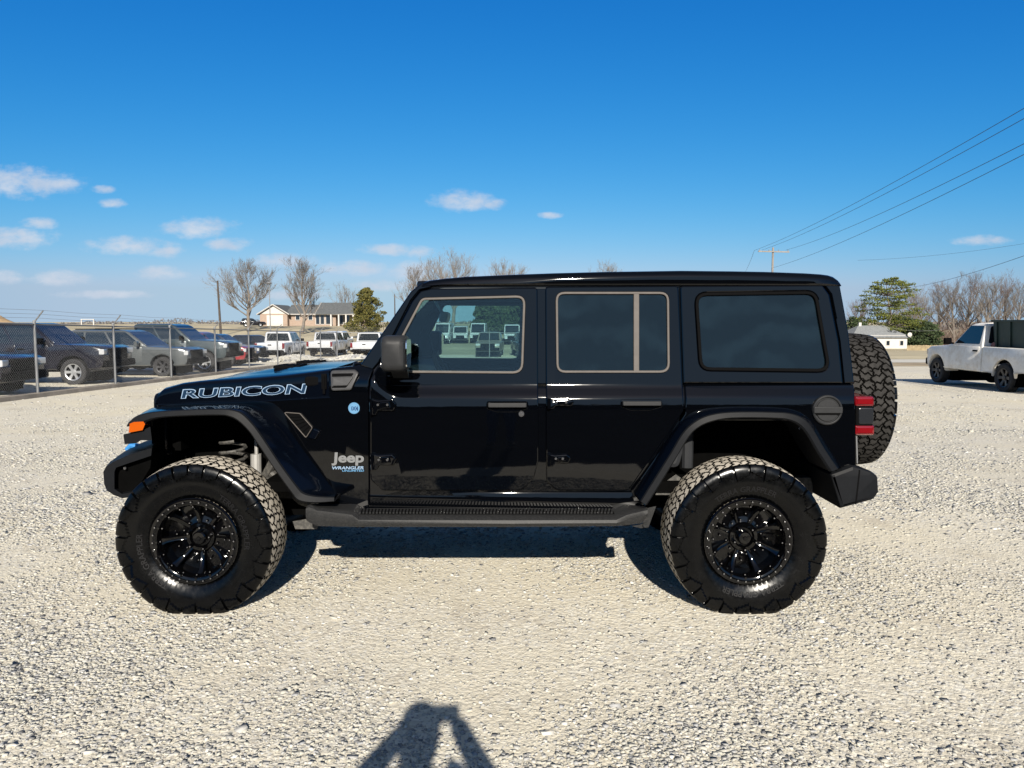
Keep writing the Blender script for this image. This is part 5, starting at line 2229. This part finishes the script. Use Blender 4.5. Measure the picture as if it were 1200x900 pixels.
# pale rock spread between fence corner and the white pickups
rng = random.Random(11)
mb = MB()
ico = bmesh.new()
bmesh.ops.create_icosphere(ico, subdivisions=1, radius=1)
iv = [v.co.copy() for v in ico.verts]
if_ = [[v.index for v in f.verts] for f in ico.faces]
ico.free()
for k in range(2600):
    x, y = rng.uniform(-19, -8.2), rng.gauss(48.3, .9)
    r_ = rng.uniform(.05, .17)
    z = ground_z(x, y) + max(0, .35 - abs(y - 48.3) * .16) * (.6 + .4 * math.sin(x * 1.7))
    mb.add([(x + v.x * r_ * rng.uniform(.7, 1.3), y + v.y * r_ * rng.uniform(.7, 1.2), z + v.z * r_ * rng.uniform(.5, .9)) for v in iv], if_)
o = mb.build('rock_pile', 'stone', None, recalc=False, smooth=False)
put(o, 'low heap of pale broken rock in front of the white pickups', 'rocks', kind='stuff')


# ------------------------------------------------------------------ trees
def bare_tree(name, label, loc, h, seed, mats=('bark', 'twig'), spread=.5, trunk_r=.028, group=None, fork=.25, limbs=13, up=.55, lean=0, dens=1.0):
    rg = random.Random(seed)
    root = empty(name, loc, rg.uniform(0, 6.28))
    put(root, label, 'tree', group)
    tm, cm = MB(), MB()
    tr = h * trunk_r
    pts, rs = [], []
    x = y = 0.0
    for i in range(7):
        t = i / 6
        pts.append(Vector((x, y, t * h * .78)))
        rs.append(tr * (1 - t) ** .8 + .012 * h / 12)
        x += rg.uniform(-.02, .02) * h + lean * h / 6
        y += rg.uniform(-.02, .02) * h
    tm.tube(pts, rs, 8)

    def pos(t):
        q = t * 6
        i = min(5, int(q))
        return pts[i].lerp(pts[i + 1], q - i)

    def branch(p, d, ln, r, lev, mb):
        n = 4 if lev == 1 else 3
        q = [p]
        dd = d.copy()
        for k in range(n):
            dd = (dd + Vector((rg.uniform(-.22, .22), rg.uniform(-.22, .22), rg.uniform(-.06, .20)))).normalized()
            q.append(q[-1] + dd * ln / n)
        mb.tube(q, [r * (1 - .75 * k / n) for k in range(n + 1)], 5 if lev == 1 else 3, cap=False)
        if lev >= 4:
            return
        kids = int({1: 7, 2: 5, 3: 4}[lev] * dens + rg.random())
        for k in range(kids):
            t = rg.uniform(.28, 1.0) if k else 1.0
            f = t * n
            i = min(n - 1, int(f))
            b = q[i].lerp(q[i + 1], f - i)
            ax = (q[i + 1] - q[i]).normalized()
            sd = Vector((rg.gauss(0, 1), rg.gauss(0, 1), rg.gauss(.25, .8))).normalized()
            nd = (ax * rg.uniform(.7, 1.2) + sd * rg.uniform(.45, .85) + Vector((0, 0, .15))).normalized()
            branch(b, nd, ln * rg.uniform(.38, .62), r * (1 - .7 * t) * .62 + .006, lev + 1, mb)
    for k in range(limbs):
        t = fork + (1 - fork) * (k + rg.random() * .6) / limbs
        p = pos(min(.99, t))
        a = k * 2.4 + rg.uniform(-.4, .4)
        el = up + (t - fork) * .5 + rg.uniform(-.15, .15)
        d = Vector((math.cos(a) * (1 - el * .55), math.sin(a) * (1 - el * .55), el)).normalized()
        ln = h * spread * (1.05 - .62 * t) * rg.uniform(.75, 1.15)
        branch(p, d, ln, tr * (1 - t) * .55 + .012 * h / 12, 1, cm)
    tm.build('trunk', mats[0], root, recalc=False, ang=60)
    cm.build('crown', mats[1], root, recalc=False, ang=60)
    return root


def at(px, Y, base_py=None):
    x = (px - 600) / FPX * (Y * math.cos(PITCH) + CAMH * math.sin(PITCH))
    return (x, Y, ground_z(x, Y))


YARD = 'bare trees around the brick house'
bare_tree('bare_tree', 'broad bare tree at the left end of the brick house with a thick forked trunk', at(291, 128), 11.6, 3, spread=.50, fork=.24, limbs=18, group=YARD, dens=1.35, up=.45)
bare_tree('bare_tree', 'tall narrow bare tree in front of the brick house roof', at(354, 122), 12.2, 8, spread=.40, fork=.2, limbs=18, up=.75, trunk_r=.022, group=YARD, dens=1.3)
bare_tree('bare_tree', 'small distant bare tree behind the house porch', at(404, 185), 9.5, 14, spread=.5, group=YARD)
FARB = 'bare treetops above the roof of the black vehicle'
for i, (px, Y, h, lab) in enumerate(((488, 150, 11.8, 'bare treetop left of the roof beside the windshield pillar'), (508, 158, 13.6, 'bare treetop just above the front of the roof'),
                                     (531, 150, 13.8, 'tallest bare treetop above the front door of the black vehicle'), (587, 165, 13.8, 'small forked bare treetop above the middle of the front door'),
                                     (601, 172, 12.8, 'sparse bare treetop right beside the small forked one'), (706, 160, 14.4, 'bare treetop above the rear door of the black vehicle'))):
    bare_tree('bare_tree', lab, at(px, Y), h, 40 + i, spread=.46, group=FARB, limbs=14, up=.65, dens=1.15)
bare_tree('leafing_tree', 'small greenish treetop beside the bare one above the rear door', at(725, 165), 13.0, 61, mats=('bark', 'needle_gold'), spread=.4, limbs=12, up=.6)
WOOD = 'brownish bare trees behind the white work pickup'
for i, (px, Y, h, br, lab) in enumerate(((1080, 166, 13.0, 0, 'thin bare tree beside the round topped pine'), (1098, 172, 15.5, 1, 'brown bare tree left of the work pickup windshield'),
                                         (1118, 166, 16.2, 0, 'grey bare tree with open crown above the work pickup hood'), (1137, 180, 18.4, 1, 'tallest bare tree above the cab of the work pickup'),
                                         (1158, 162, 16.2, 0, 'pale trunked bare tree above the back of the cab'), (1176, 174, 16.8, 1, 'brown bare tree above the green bin'),
                                         (1196, 168, 15.8, 0, 'grey bare tree at the right edge above the black tarp'), (1222, 176, 16, 1, 'brown bare tree partly cut off by the right edge'),
                                         (1066, 186, 14.5, 1, 'low brown bare tree showing behind the round topped pine'), (1008, 190, 11.8, 1, 'brown bare tree showing left of the round topped pine'))):
    bare_tree('bare_tree', lab, at(px, Y), h * .88, 80 + i, mats=('bark', 'twig_brown' if br else 'twig'), spread=.48, fork=.14, limbs=16, up=.55, group=WOOD, dens=1.08)
# thicket
rg = random.Random(21)
mb = MB()
for k in range(4200):
    px = rg.uniform(1062, 1235)
    Y = rg.uniform(162, 190)
    p = Vector(at(px, Y))
    q = [p]
    d = Vector((rg.gauss(0, .5), rg.gauss(0, .5), 1)).normalized()
    n = 3
    ln = rg.uniform(2.0, 7.5) * (.6 + .4 * math.sin(px * .11) ** 2)
    for i in range(n):
        d = (d + Vector((rg.uniform(-.3, .3), rg.uniform(-.3, .3), .05))).normalized()
        q.append(q[-1] + d * ln / n)
    mb.tube(q, [.022, .018, .014, .008], 3, cap=False)
o = mb.build('thicket', 'twig_brown', None, recalc=False, ang=60)
put(o, 'dense brown leafless thicket at the foot of the bare trees on the right', 'thicket', kind='stuff')


def leaf_blob(mb, c, r, n, rg, size, flat=.7):
    for k in range(n):
        v = Vector((rg.gauss(0, 1), rg.gauss(0, 1), rg.gauss(0, 1) * flat))
        v = v.normalized() * r * rg.uniform(.35, 1.05)
        v.z *= flat
        p = c + v
        s_ = size * rg.uniform(.6, 1.3)
        a = Vector((rg.gauss(0, 1), rg.gauss(0, 1), rg.gauss(0, .7))).normalized()
        b = a.orthogonal().normalized()
        b = (Matrix.Rotation(rg.uniform(0, 6.28), 3, a) @ b)
        c2 = a.cross(b)
        o_ = len(mb.v)
        mb.v += [tuple(p + b * s_), tuple(p - b * s_ * .5 + c2 * s_ * .6), tuple(p - b * s_ * .5 - c2 * s_ * .6), tuple(p + a * s_ * .7)]
        mb.f += [[o_, o_ + 1, o_ + 2], [o_, o_ + 3, o_ + 1], [o_ + 1, o_ + 3, o_ + 2], [o_ + 2, o_ + 3, o_]]
        mb.m += [0] * 4


def evergreen(name, label, loc, h, seed, shape, needle, size, ncl, per, trunk_top=.9, bare=.15, cr=.45, flat=.7):
    """shape(t) -> crown radius / h at relative height t"""
    rg = random.Random(seed)
    root = empty(name, loc)
    put(root, label, 'tree')
    tm, cm = MB(), MB()
    tp_ = [Vector((rg.uniform(-.01, .01) * h * i, rg.uniform(-.01, .01) * h * i, h * trunk_top * i / 6)) for i in range(7)]
    tm.tube(tp_, [h * .022 * (1 - i / 7) + .03 for i in range(7)], 8)
    for k in range(ncl):
        t = bare + (1 - bare) * (k + rg.random()) / ncl
        rad = shape(t) * h
        a = k * 2.399 + rg.uniform(-.3, .3)
        rr = rad * rg.uniform(.35, 1.12)
        c = Vector((rr * math.cos(a), rr * math.sin(a), t * h + rg.uniform(-.02, .02) * h))
        i = min(5, int(t * 6 / trunk_top)) if t < trunk_top else 5
        tm.tube([tp_[i], tp_[i].lerp(c, .55) + Vector((0, 0, -.01 * h)), c], [.05 * h / 10, .035 * h / 10, .015], 4, cap=False)
        leaf_blob(cm, c, cr * rad * rg.uniform(.6, 1.15) + .03 * h, per, rg, size, flat)
    tm.build('trunk', 'bark', root, recalc=False, ang=60)
    cm.build('crown', needle, root, recalc=False, smooth=False)
    return root


evergreen('conifer', 'golden green conifer with a short trunk standing right of the brick house', at(430, 112), 7.3, 5,
          lambda t: max(.05, (.43 * (1 - (t - .22) / .84) ** .75 if t > .22 else .30)), 'needle_gold', .15, 120, 62, bare=.13, cr=.24, flat=.7)
evergreen('pine_tree', 'round topped green pine with layered boughs rising behind the small white house', at(1041, 156), 14.2, 9,
          lambda t: .39 * max(.04, 1 - ((t - .52) / .50) ** 2) ** .5, 'needle', .18, 95, 80, bare=.26, cr=.23, flat=.42)
for i, (px, Y, h, lab) in enumerate(((1070, 146, 5.6, 'dark evergreen bush at the foot of the thin bare tree'), (1088, 144, 5.0, 'dark evergreen bush farther right behind the board fence'),
                                     (1053, 150, 6.4, 'dark evergreen bush behind the small white house roof'), (1003, 170, 6.0, 'dark evergreen bush behind the spare wheel'))):
    evergreen('evergreen_bush', lab, at(px, Y + 14), h, 30 + i, lambda t: .45 * (1 - (t - .3) ** 2), 'dark_leaf', .28, 26, 90, bare=.05, cr=.55)
for i, (px, Y, h, lab) in enumerate(((571, 118, 5.6, 'dark evergreen seen through the front door window behind the tan pickup'), (583, 122, 5.0, 'evergreen seen through the front door window right of the darkest one'),
                                     (603, 126, 6.6, 'tall evergreen at the right edge of the front door window'))):
    evergreen('evergreen_tree', lab, at(px, Y), h, 50 + i, lambda t: .34 * (1 - ((t - .35) / .75) ** 2), 'dark_leaf', .3, 40, 90, bare=.1, cr=.5)

# far wood lines on the horizon
rg = random.Random(77)
for nm, lab, y0, x0, x1, hh, n in (('far_wood', 'thin grey line of far woods on the left horizon', 640, -760, 60, 5.0, 6000), ('far_wood', 'far line of woods behind the right houses', 420, 60, 620, 8.0, 5200),
                                   ('woods', 'line of dark woods behind the photographer', -46, -70, 80, 7.0, 5200)):
    mb = MB()
    for k in range(n):
        x = rg.uniform(x0, x1)
        e = .45 + .35 * math.sin(x * .021 + 1) + .2 * math.sin(x * .083) + .15 * math.sin(x * .31)
        z = rg.random() ** 1.3 * hh * max(.15, e)
        s_ = (hh * .16) * rg.uniform(.5, 1.3)
        yy = y0 + rg.uniform(-8, 8)
        p = Vector((x, yy, ground_z(x, yy) + z))
        a = Vector((rg.gauss(0, 1), rg.gauss(0, 1), rg.gauss(0, 1))).normalized()
        b = a.orthogonal().normalized()
        c2 = a.cross(b)
        o_ = len(mb.v)
        mb.v += [tuple(p + b * s_), tuple(p - b * s_ * .5 + c2 * s_ * .7), tuple(p - b * s_ * .5 - c2 * s_ * .7), tuple(p + a * s_ * .9)]
        mb.f += [[o_, o_ + 1, o_ + 2], [o_, o_ + 3, o_ + 1], [o_ + 1, o_ + 3, o_ + 2], [o_ + 2, o_ + 3, o_]]
        mb.m += [0] * 4
    o = mb.build(nm, 'dark_leaf' if nm == 'woods' else 'wood_far', None, recalc=False, smooth=False)
    put(o, lab, 'woods', kind='stuff')


# ------------------------------------------------------------------ houses
def gable_roof(mb, x0, x1, y0, y1, ze, zr, ridge='X', ov=.45, th=.14, hip=0.0):
    """two pitched slabs (ridge along X or Y) with an overhang"""
    if ridge == 'Y':
        m2 = MB()
        gable_roof(m2, y0, y1, x0, x1, ze, zr, 'X', ov, th, hip)
        mb.add([(p[1], p[0], p[2]) for p in m2.v], m2.f)
        return
    ym = (y0 + y1) / 2
    sl = (zr - ze) / (ym - y0)
    for s_ in (1, -1):
        ye = y0 - ov if s_ == 1 else y1 + ov
        zz = ze - sl * ov
        xa, xb_ = x0 - ov, x1 + ov
        top = [(xa, ye, zz), (xb_, ye, zz), (xb_ - hip, ym, zr), (xa + hip, ym, zr)]
        mb.loft([top, [(a, b, c + th) for a, b, c in top]])
    if hip:
        for xa, s_ in ((x0 - ov, 1), (x1 + ov, -1)):
            t3 = [(xa, y0 - ov, ze - sl * ov), (xa, y1 + ov, ze - sl * ov), (xa + s_ * hip, ym, zr)]
            mb.loft([t3, [(a, b, c + th - .01) for a, b, c in t3]])


HY = 157.0
hl = at(305, HY)
house = empty('brick_house', hl)
put(house, 'long low tan brick ranch house with grey roof, white garage gable and porch columns', 'house')
SC = HY / FPX * 1.0


def hx_(px):
    return (px - 305) * SC


mb = MB()
mb.box((hx_(321), 3, 1.35), (hx_(337) - hx_(305), 6, 2.7))
mb.box((hx_(364), 5.2, 1.35), (hx_(392) - hx_(336.6), 7.6, 2.7))
mb.box((hx_(408), 6.4, 1.35), (hx_(425) - hx_(391.6), 6.2, 2.7))
mb.build('wall', 'brick', house)
mb = MB()
g0, g1 = hx_(305), hx_(337)
gm = (g0 + g1) / 2
mb.loft([[(g0, -.02, 2.55), (g1, -.02, 2.55), (gm, -.02, 4.25)], [(g0, .1, 2.55), (g1, .1, 2.55), (gm, .1, 4.25)]])
mb.build('garage_gable', 'white_paint', house)
mb = MB()
gable_roof(mb, g0, g1, 0, 10, 2.6, 4.35, 'Y', .5)
rf = mb.build('roof', 'shingle', house)
mb = MB()
gable_roof(mb, hx_(336), hx_(392), 1.2, 9.4, 2.62, 4.4, 'X', .4)
mb.build('roof', 'shingle', house)
mb = MB()
gable_roof(mb, hx_(371), hx_(418), .6, 9.8, 2.62, 4.85, 'X', .4)
mb.build('roof', 'shingle', house)
mb = MB()
for (a, b, c, d) in ((hx_(302), 2.38, gm, 4.44), (hx_(340), 2.38, gm, 4.44)):
    mb.tube([(a, -.52, b), (c, -.52, d)], .12, 4)
mb.build('rake_board', 'white_paint', house)
mb = MB()
mb.tube([(hx_(369), .1, 2.38), (hx_(369.5), 5.2, 4.92)], .15, 4)
mb.tube([(hx_(338), .72, 2.42), (hx_(426), .12, 2.42)], .11, 4)
mb.build('fascia', 'white_paint', house)
mb = MB()
mb.box((hx_(322.5), -.03, 1.15), (3.4, .12, 2.2), 0)
gd = mb.build('garage_door', 'white_paint', house)
for px, w_ in ((347, .8), (362, .8), (371, .9), (375.5, .9), (384, 1.3), (396, 1.3), (402, 1.2), (414, 1.6)):
    mb = MB()
    yy = 1.40 if px < 391.5 else 3.3
    mb.box((hx_(px), yy - .05, 1.35 if px > 366 else 1.8), (w_, .1, 1.9 if px > 366 else 1.0), 0)
    wn = mb.build('window', 'dark_glass', house)
    mb = MB()
    h_ = 1.9 if px > 366 else 1.0
    zc_ = 1.35 if px > 366 else 1.8
    for sx in (-1, 1):
        mb.box((hx_(px) + sx * (w_ / 2 + .05), yy - .06, zc_), (.1, .14, h_ + .2), 0)
    for sz in (-1, 1):
        mb.box((hx_(px), yy - .058, zc_ + sz * (h_ / 2 + .05)), (w_, .13, .1), 0)
    mb.build('frame', 'white_paint', wn)
for px in (387.5, 396.5, 405, 413.5, 421):
    mb = MB()
    mb.box((hx_(px), .35, 1.2), (.28, .28, 2.4), 0)
    mb.box((hx_(px), .35, .08), (.4, .4, .16), 0)
    mb.build('porch_column', 'white_paint', house)
vehicle('parked_car', 'dark car parked at the left end of the brick house', 'car', at(297, 146), R(15), 'p_black', 'suv', L=4.6, W=1.85, H=1.6, wb=2.7, wr=.34, belt=1.0, hoodz=.95, zb=.3)

hr = at(1004, 150)
cot = empty('white_house', hr)
put(cot, 'small white house with a pale grey hip roof behind the spare wheel', 'house')
S2 = 150 / FPX
zb_r = P(1040, 409.5, 150).z
cot.location = (hr[0], hr[1], zb_r)
mb = MB()
W_ = (1063 - 1000) * S2
mb.box((W_ / 2 - .6, 4, 1.4 - .6), (W_, 8, 3.5 + .6))
mb.build('wall', 'white_paint', cot)
mb = MB()
gable_roof(mb, -.6, W_ - .6, 0, 8, 2.62, 4.6, 'X', .5, .14, 3.2)
rf = mb.build('roof', 'shingle_pale', cot)
mb = MB()
mb.box((2.4, 4, 4.9), (.5, .5, .9), 0)
mb.build('chimney', 'white_paint', rf)
for px in (1041, 1057):
    mb = MB()
    x = (px - 1004) * S2
    mb.box((x, -.03, 1.28), (.62, .08, .9))
    wn = mb.build('window', 'dark_glass', cot)
    mb = MB()
    for sx in (-1, 1):
        mb.box((x + sx * .36, -.04, 1.28), (.1, .1, 1.1))
    for sz in (-1, 1):
        mb.box((x, -.038, 1.28 + sz * .5), (.62, .09, .1))
    mb.build('frame', 'white_paint', wn)
mb = MB()
dx = (1064 - 1004) * S2
mb.lathe([(0, 0), (.05, .25), (.14, .45), (.16, .45), (.06, .24), (.02, 0)], 16, (dx, -.9, 2.95), 'Y')
mb.tube([(dx, -.5, 2.45), (dx, -.6, 2.85), (dx, -.8, 2.95)], .04, 5)
mb.build('satellite_dish', 'white_paint', rf)

# board fence in front of it
bf = empty('board_fence', at(1075, 138))
bz = P(1075, 412, 138).z
bf.location = (bf.location.x, 138, bz)
put(bf, 'weathered pine board fence running right from the small white house', 'fence')
mb = MB()
rg = random.Random(4)
x = -1.7
while x < 34:
    h_ = 1.15 + rg.uniform(-.05, .06)
    mb.box((x, rg.uniform(-.01, .01), h_ / 2 - .45), (.17, .03, h_ + .9))
    x += .185
mb.build('boards', 'fence_wood', bf, smooth=False)
for k in range(15):
    mb = MB()
    mb.box((-1.6 + 2.5 * k, .08, .1), (.11, .11, 2.0))
    mb.build('fence_post', 'fence_wood', bf)
# bank under the small house so that house and fence stand on soil
mb = MB()
secs = []
for y, dz in ((90, 0), (120, .0), (137, .0), (152, .0), (175, 0)):
    row = []
    for xx in (22, 40, 58, 70, 84, 110, 140):
        base = ground_z(xx, y)
        tgt = bz - .05 if y < 145 else zb_r - .05
        k = smooth01(88, 134, y) * smooth01(18, 50, xx)
        row.append((xx, y, base * (1 - k) + tgt * k - .02 * (1 - k)))
    secs.append(row)
mb.loft(secs, caps=False, closed=False)
o = mb.build('grass_bank', 'dry_grass', None, recalc=False, ang=60)
put(o, kind='structure')

# dirt mound, white gate frame far left
mb = MB()
secs = []
for i in range(7):
    t = i / 6
    secs.append([(4.6 * (1 - t) ** .8 * math.cos(a) * (1 + .12 * math.sin(3 * a + i)), 4 * (1 - t) ** .8 * math.sin(a), 2.5 * t * (1 + .1 * math.sin(5 * a))) for a in [2 * math.pi * k / 20 for k in range(20)]])
mb.loft(secs)
o = mb.build('dirt_mound', 'dirt', None, ang=60)
mx_ = at(-4, 190)
o.location = (mx_[0], mx_[1], P(0, 380.5, 190).z)
put(o, 'tan dirt mound on the horizon at the far left edge', 'dirt mound')
gf = empty('gate_frame', at(103, 210))
put(gf, 'small white gate frame standing in the field at the far left', 'gate frame')
gf.location.z = P(103, 381, 210).z
for sx in (-1.7, 1.7):
    mb = MB()
    mb.box((sx, 0, .8), (.28, .2, 1.6))
    mb.build('gate_post', 'white_paint', gf)
mb = MB()
mb.box((0, 0, 1.62), (3.7, .22, .16))
mb.build('crossbar', 'white_paint', gf)

# ------------------------------------------------------------------ poles and wires
def pole(name, label, loc, h, arm, matl, lean=0.0, cat='utility pole', yaw=0.0, r=.15):
    root = empty(name, loc, yaw)
    put(root, label, cat)
    mb = MB()
    mb.tube([(0, 0, -1), (lean * h, 0, h)], [r, r * .66], 10)
    mb.build('shaft', matl, root)
    if arm:
        mb = MB()
        mb.box((lean * h, -.16, h - .45), (arm, .10, .13), 0)
        mb.build('crossarm', matl, root)
        for k in range(4):
            x = lean * h + arm * (-.46 + .92 * k / 3)
            mb = MB()
            mb.lathe([(0, .05), (.06, .055), (.12, .045), (.16, .02), (.17, 0)], 10, (x, -.16, h - .39), 'Z')
            mb.build('insulator', 'galv', root)
    return root


PX, PY = 903, 80.0
p1 = at(PX, PY)
top1 = P(903, 290, PY)
pole('utility_pole', 'pale utility pole with a crossarm behind the roof of the black vehicle', p1, top1.z - p1[2], 3.6, 'pole_pale', yaw=R(12))
WIRE = 'overhead wires running to the upper right'
far_pts = [P(884, 293.5, PY), P(893, 293, PY + .4), P(921, 293, PY - .4), P(905, 314, PY)]
near_px = [(1200, 127), (1200, 139), (1200, 168.5), (1200, 181)]
labs = ['topmost overhead wire running from the crossarm to the upper right', 'second overhead wire from the top', 'third overhead wire from the top, leaving the right end of the crossarm',
        'lowest of the four bold overhead wires, below the crossarm']
for (a, npx, lb) in zip(far_pts, near_px, labs):
    b = P(npx[0], npx[1], 27.0)
    d = b - a
    c = a + d * 1.45
    mb = MB()
    pts = []
    for k in range(41):
        t = k / 40
        p = a + d * 1.45 * t
        p.z -= 1.6 * 4 * t * (1 - t) * .5 - (1.6 * 4 * (1 / 1.45) * (1 - 1 / 1.45) * .5) * t * 1.45
        pts.append(p)
    mb.tube(pts, .012, 5)
    o = mb.build('power_wire', 'cable', None, recalc=False)
    put(o, lb, 'power wire', WIRE)
for (a, b, ya, yb, lb) in (((1005, 305), (1215, 283), 130, 110, 'faint nearly level wire crossing the sky right of the roof'), ((1050, 338), (1215, 294.5), 115, 45, 'wire climbing to the right edge above the bare trees'),
                           ((1040, 383), (1110, 385), 118, 118, 'pale level service wire in front of the dark bushes'),
                           ((884, 293.5), (870, 322), 80, 150, 'short wire leaving the crossarm down to the left')):
    A, B = P(*a, ya), P(*b, yb)
    mb = MB()
    pts = []
    for k in range(21):
        t = k / 20
        p = A.lerp(B, t)
        p.z -= .5 * 4 * t * (1 - t)
        pts.append(p)
    mb.tube(pts, .016, 5)
    o = mb.build('power_wire', 'cable' if 'pale' not in lb else 'galv', None, recalc=False)
    put(o, lb, 'power wire')
p2 = at(259, 118)
pole('utility_pole', 'thin dark wooden pole without crossarm left of the brick house', p2, P(257, 329, 118).z - p2[2], 0, 'pole_wood', lean=-.035, r=.20)
p3 = at(463, 170)
pole('utility_pole', 'thin distant pole right of the golden conifer', p3, P(463, 345, 170).z - p3[2], 0, 'pole_wood', r=.16)
p4 = at(317, 118)
sl = pole('street_lamp', 'slender street lamp beside the broad bare tree', p4, P(317, 333, 118).z - p4[2], 0, 'galv', cat='street lamp', r=.09)
mb = MB()
hz = P(317, 332, 118).z - p4[2]
mb.lathe([(0, .30), (.10, .42), (.26, .30), (.34, .08), (.36, 0)], 14, (0, 0, hz - .1), 'Z')
mb.build('lamp_head', 'galv', sl)

# ------------------------------------------------------------------ the photographer, whose shadow falls into the picture
def skin_body(name, joints, edges, mats, pick, parent=None, levels=2):
    me = bpy.data.meshes.new(name)
    names = list(joints)
    me.from_pydata([joints[n][0] for n in names], [(names.index(a), names.index(b)) for a, b in edges], [])
    ob = bpy.data.objects.new(name, me)
    COL.objects.link(ob)
    ensure_skin_layer(me)
    md = ob.modifiers.new('skin', 'SKIN')
    md.use_smooth_shade = True
    for i, n in enumerate(names):
        r_ = joints[n][1]
        me.skin_vertices[0].data[i].radius = r_ if isinstance(r_, tuple) else (r_, r_)
        me.skin_vertices[0].data[i].use_root = (i == 0)
    sb = ob.modifiers.new('smooth', 'SUBSURF')
    sb.levels = levels
    sb.render_levels = levels
    bpy.context.view_layer.update()
    m2 = bpy.data.meshes.new_from_object(ob.evaluated_get(bpy.context.evaluated_depsgraph_get()))
    bpy.data.objects.remove(ob)
    m2.materials.clear()
    for q in mats:
        m2.materials.append(MT[q])
    for p in m2.polygons:
        p.material_index = pick(p.center)
        p.use_smooth = True
    o2 = bpy.data.objects.new(name, m2)
    COL.objects.link(o2)
    if parent:
        o2.parent = parent
    return o2


def ensure_skin_layer(me):
    if not me.skin_vertices:
        bm = bmesh.new()
        bm.from_mesh(me)
        bm.verts.layers.skin.verify()
        bm.to_mesh(me)
        bm.free()


def photographer():
    bx, by = -.13, -.27
    V = lambda x, y, z: (bx + x, by + y, z)
    J = {
        'pelvis': (V(0, 0, .95), (.155, .11)), 'waist': (V(0, 0, 1.08), (.15, .105)), 'chest': (V(0, .0, 1.26), (.17, .115)), 'collar': (V(0, 0, 1.40), (.10, .085)),
        'neck': (V(0, .01, 1.47), .055), 'jaw': (V(0, .035, 1.53), (.064, .075)), 'skull': (V(0, .03, 1.605), (.074, .093)), 'crown': (V(0, .02, 1.652), (.052, .062)),
        'sl': (V(-.185, 0, 1.385), .078), 'el': (V(-.30, .09, 1.262), .062), 'wl': (V(-.085, .200, 1.50), .040),
        'sr': (V(.185, 0, 1.385), .078), 'er': (V(.325, .09, 1.262), .062), 'wr': (V(.155, .200, 1.50), .042),
        'hl': (V(-.09, 0, .90), .095), 'kl': (V(-.11, .02, .50), .060), 'al': (V(-.12, -.02, .10), .042), 'tl': (V(-.14, .14, .045), .036),
        'hr': (V(.09, 0, .90), .095), 'kr': (V(.11, .02, .50), .060), 'ar': (V(.12, -.02, .10), .042), 'tr': (V(.14, .14, .045), .036),
        'pl': (V(-.040, .240, 1.545), (.042, .024)), 'pr': (V(.122, .240, 1.545), (.044, .026))}
    E = [('pelvis', 'waist'), ('waist', 'chest'), ('chest', 'collar'), ('collar', 'neck'), ('neck', 'jaw'), ('jaw', 'skull'), ('skull', 'crown'),
         ('collar', 'sl'), ('sl', 'el'), ('el', 'wl'), ('wl', 'pl'), ('collar', 'sr'), ('sr', 'er'), ('er', 'wr'), ('wr', 'pr'),
         ('pelvis', 'hl'), ('hl', 'kl'), ('kl', 'al'), ('al', 'tl'), ('pelvis', 'hr'), ('hr', 'kr'), ('kr', 'ar'), ('ar', 'tr')]

    def pick(c):
        if c.z < .115:
            return 3
        if c.z < .93:
            return 2
        if c.z > 1.455 and abs(c.x - bx) < .13 and c.y < by + .15:
            return 0
        if c.z > 1.46 and c.y > by + .2:
            return 0
        return 1
    body = skin_body('person', J, E, ['skin', 'jacket', 'jeans', 'boot'], pick)
    put(body, 'person in dark jacket and jeans standing behind the camera, raising a phone', 'person')
    # fingers: own chains rooted in each palm, closed round the phone
    for sg, px_ in ((-1, -.040), (1, .122)):
        for k in range(4):
            z0 = 1.572 - .017 * k
            x0 = px_ - sg * .004
            ln = (.9, 1.0, .95, .78)[k]
            ch = {'a': (V(x0, .245, z0), .009), 'b': (V(x0 - sg * -.022 * ln, .262, z0 + .002), .0085), 'c': (V(x0 + sg * .010 * ln, .272, z0 + .003), .008), 'd': (V(x0 - sg * .010 * ln, .270, z0 + .003), .0068)}
            skin_body('finger', ch, [('a', 'b'), ('b', 'c'), ('c', 'd')], ['skin'], lambda c: 0, body, 1)
        th = {'a': (V(px_, .235, 1.525), .011), 'b': (V(px_ - sg * .018, .232, 1.540), .010), 'c': (V(px_ - sg * .030, .236, 1.555), .0085)}
        skin_body('thumb', th, [('a', 'b'), ('b', 'c')], ['skin'], lambda c: 0, body, 1)
    mb = MB()
    secs = []
    for z, rx, ry, oy in ((1.53, .068, .060, -.045), (1.575, .081, .085, -.022), (1.63, .084, .098, .0), (1.67, .074, .085, .012), (1.696, .043, .05, .015), (1.702, .01, .01, .015)):
        secs.append([(bx + rx * math.cos(a), by + .015 + oy + ry * math.sin(a), z) for a in [2 * math.pi * k / 20 for k in range(20)]])
    mb.loft(secs)
    mb.build('hair', 'hair', body, ang=60)
    mb = MB()
    mb.loft([[(bx + x, by + y, z) for x, y, z in ((-.012, .125, 1.58), (.012, .125, 1.58), (.014, .125, 1.555), (-.014, .125, 1.555))], [(bx + x, by + y, z) for x, y, z in ((-.004, .135, 1.595), (.004, .135, 1.595), (.006, .150, 1.562), (-.006, .150, 1.562))]])
    mb.build('nose', 'skin', body)
    ph = MB()
    ph.box((0, 0, 0), (.150, .0085, .074), 0, None, .004)
    po = ph.build('phone', 'phone', None)
    po.location = (bx + .050, by + .258, 1.548)
    put(po, 'black phone held sideways in both hands of the photographer', 'phone')


photographer()
#@@ENDREST
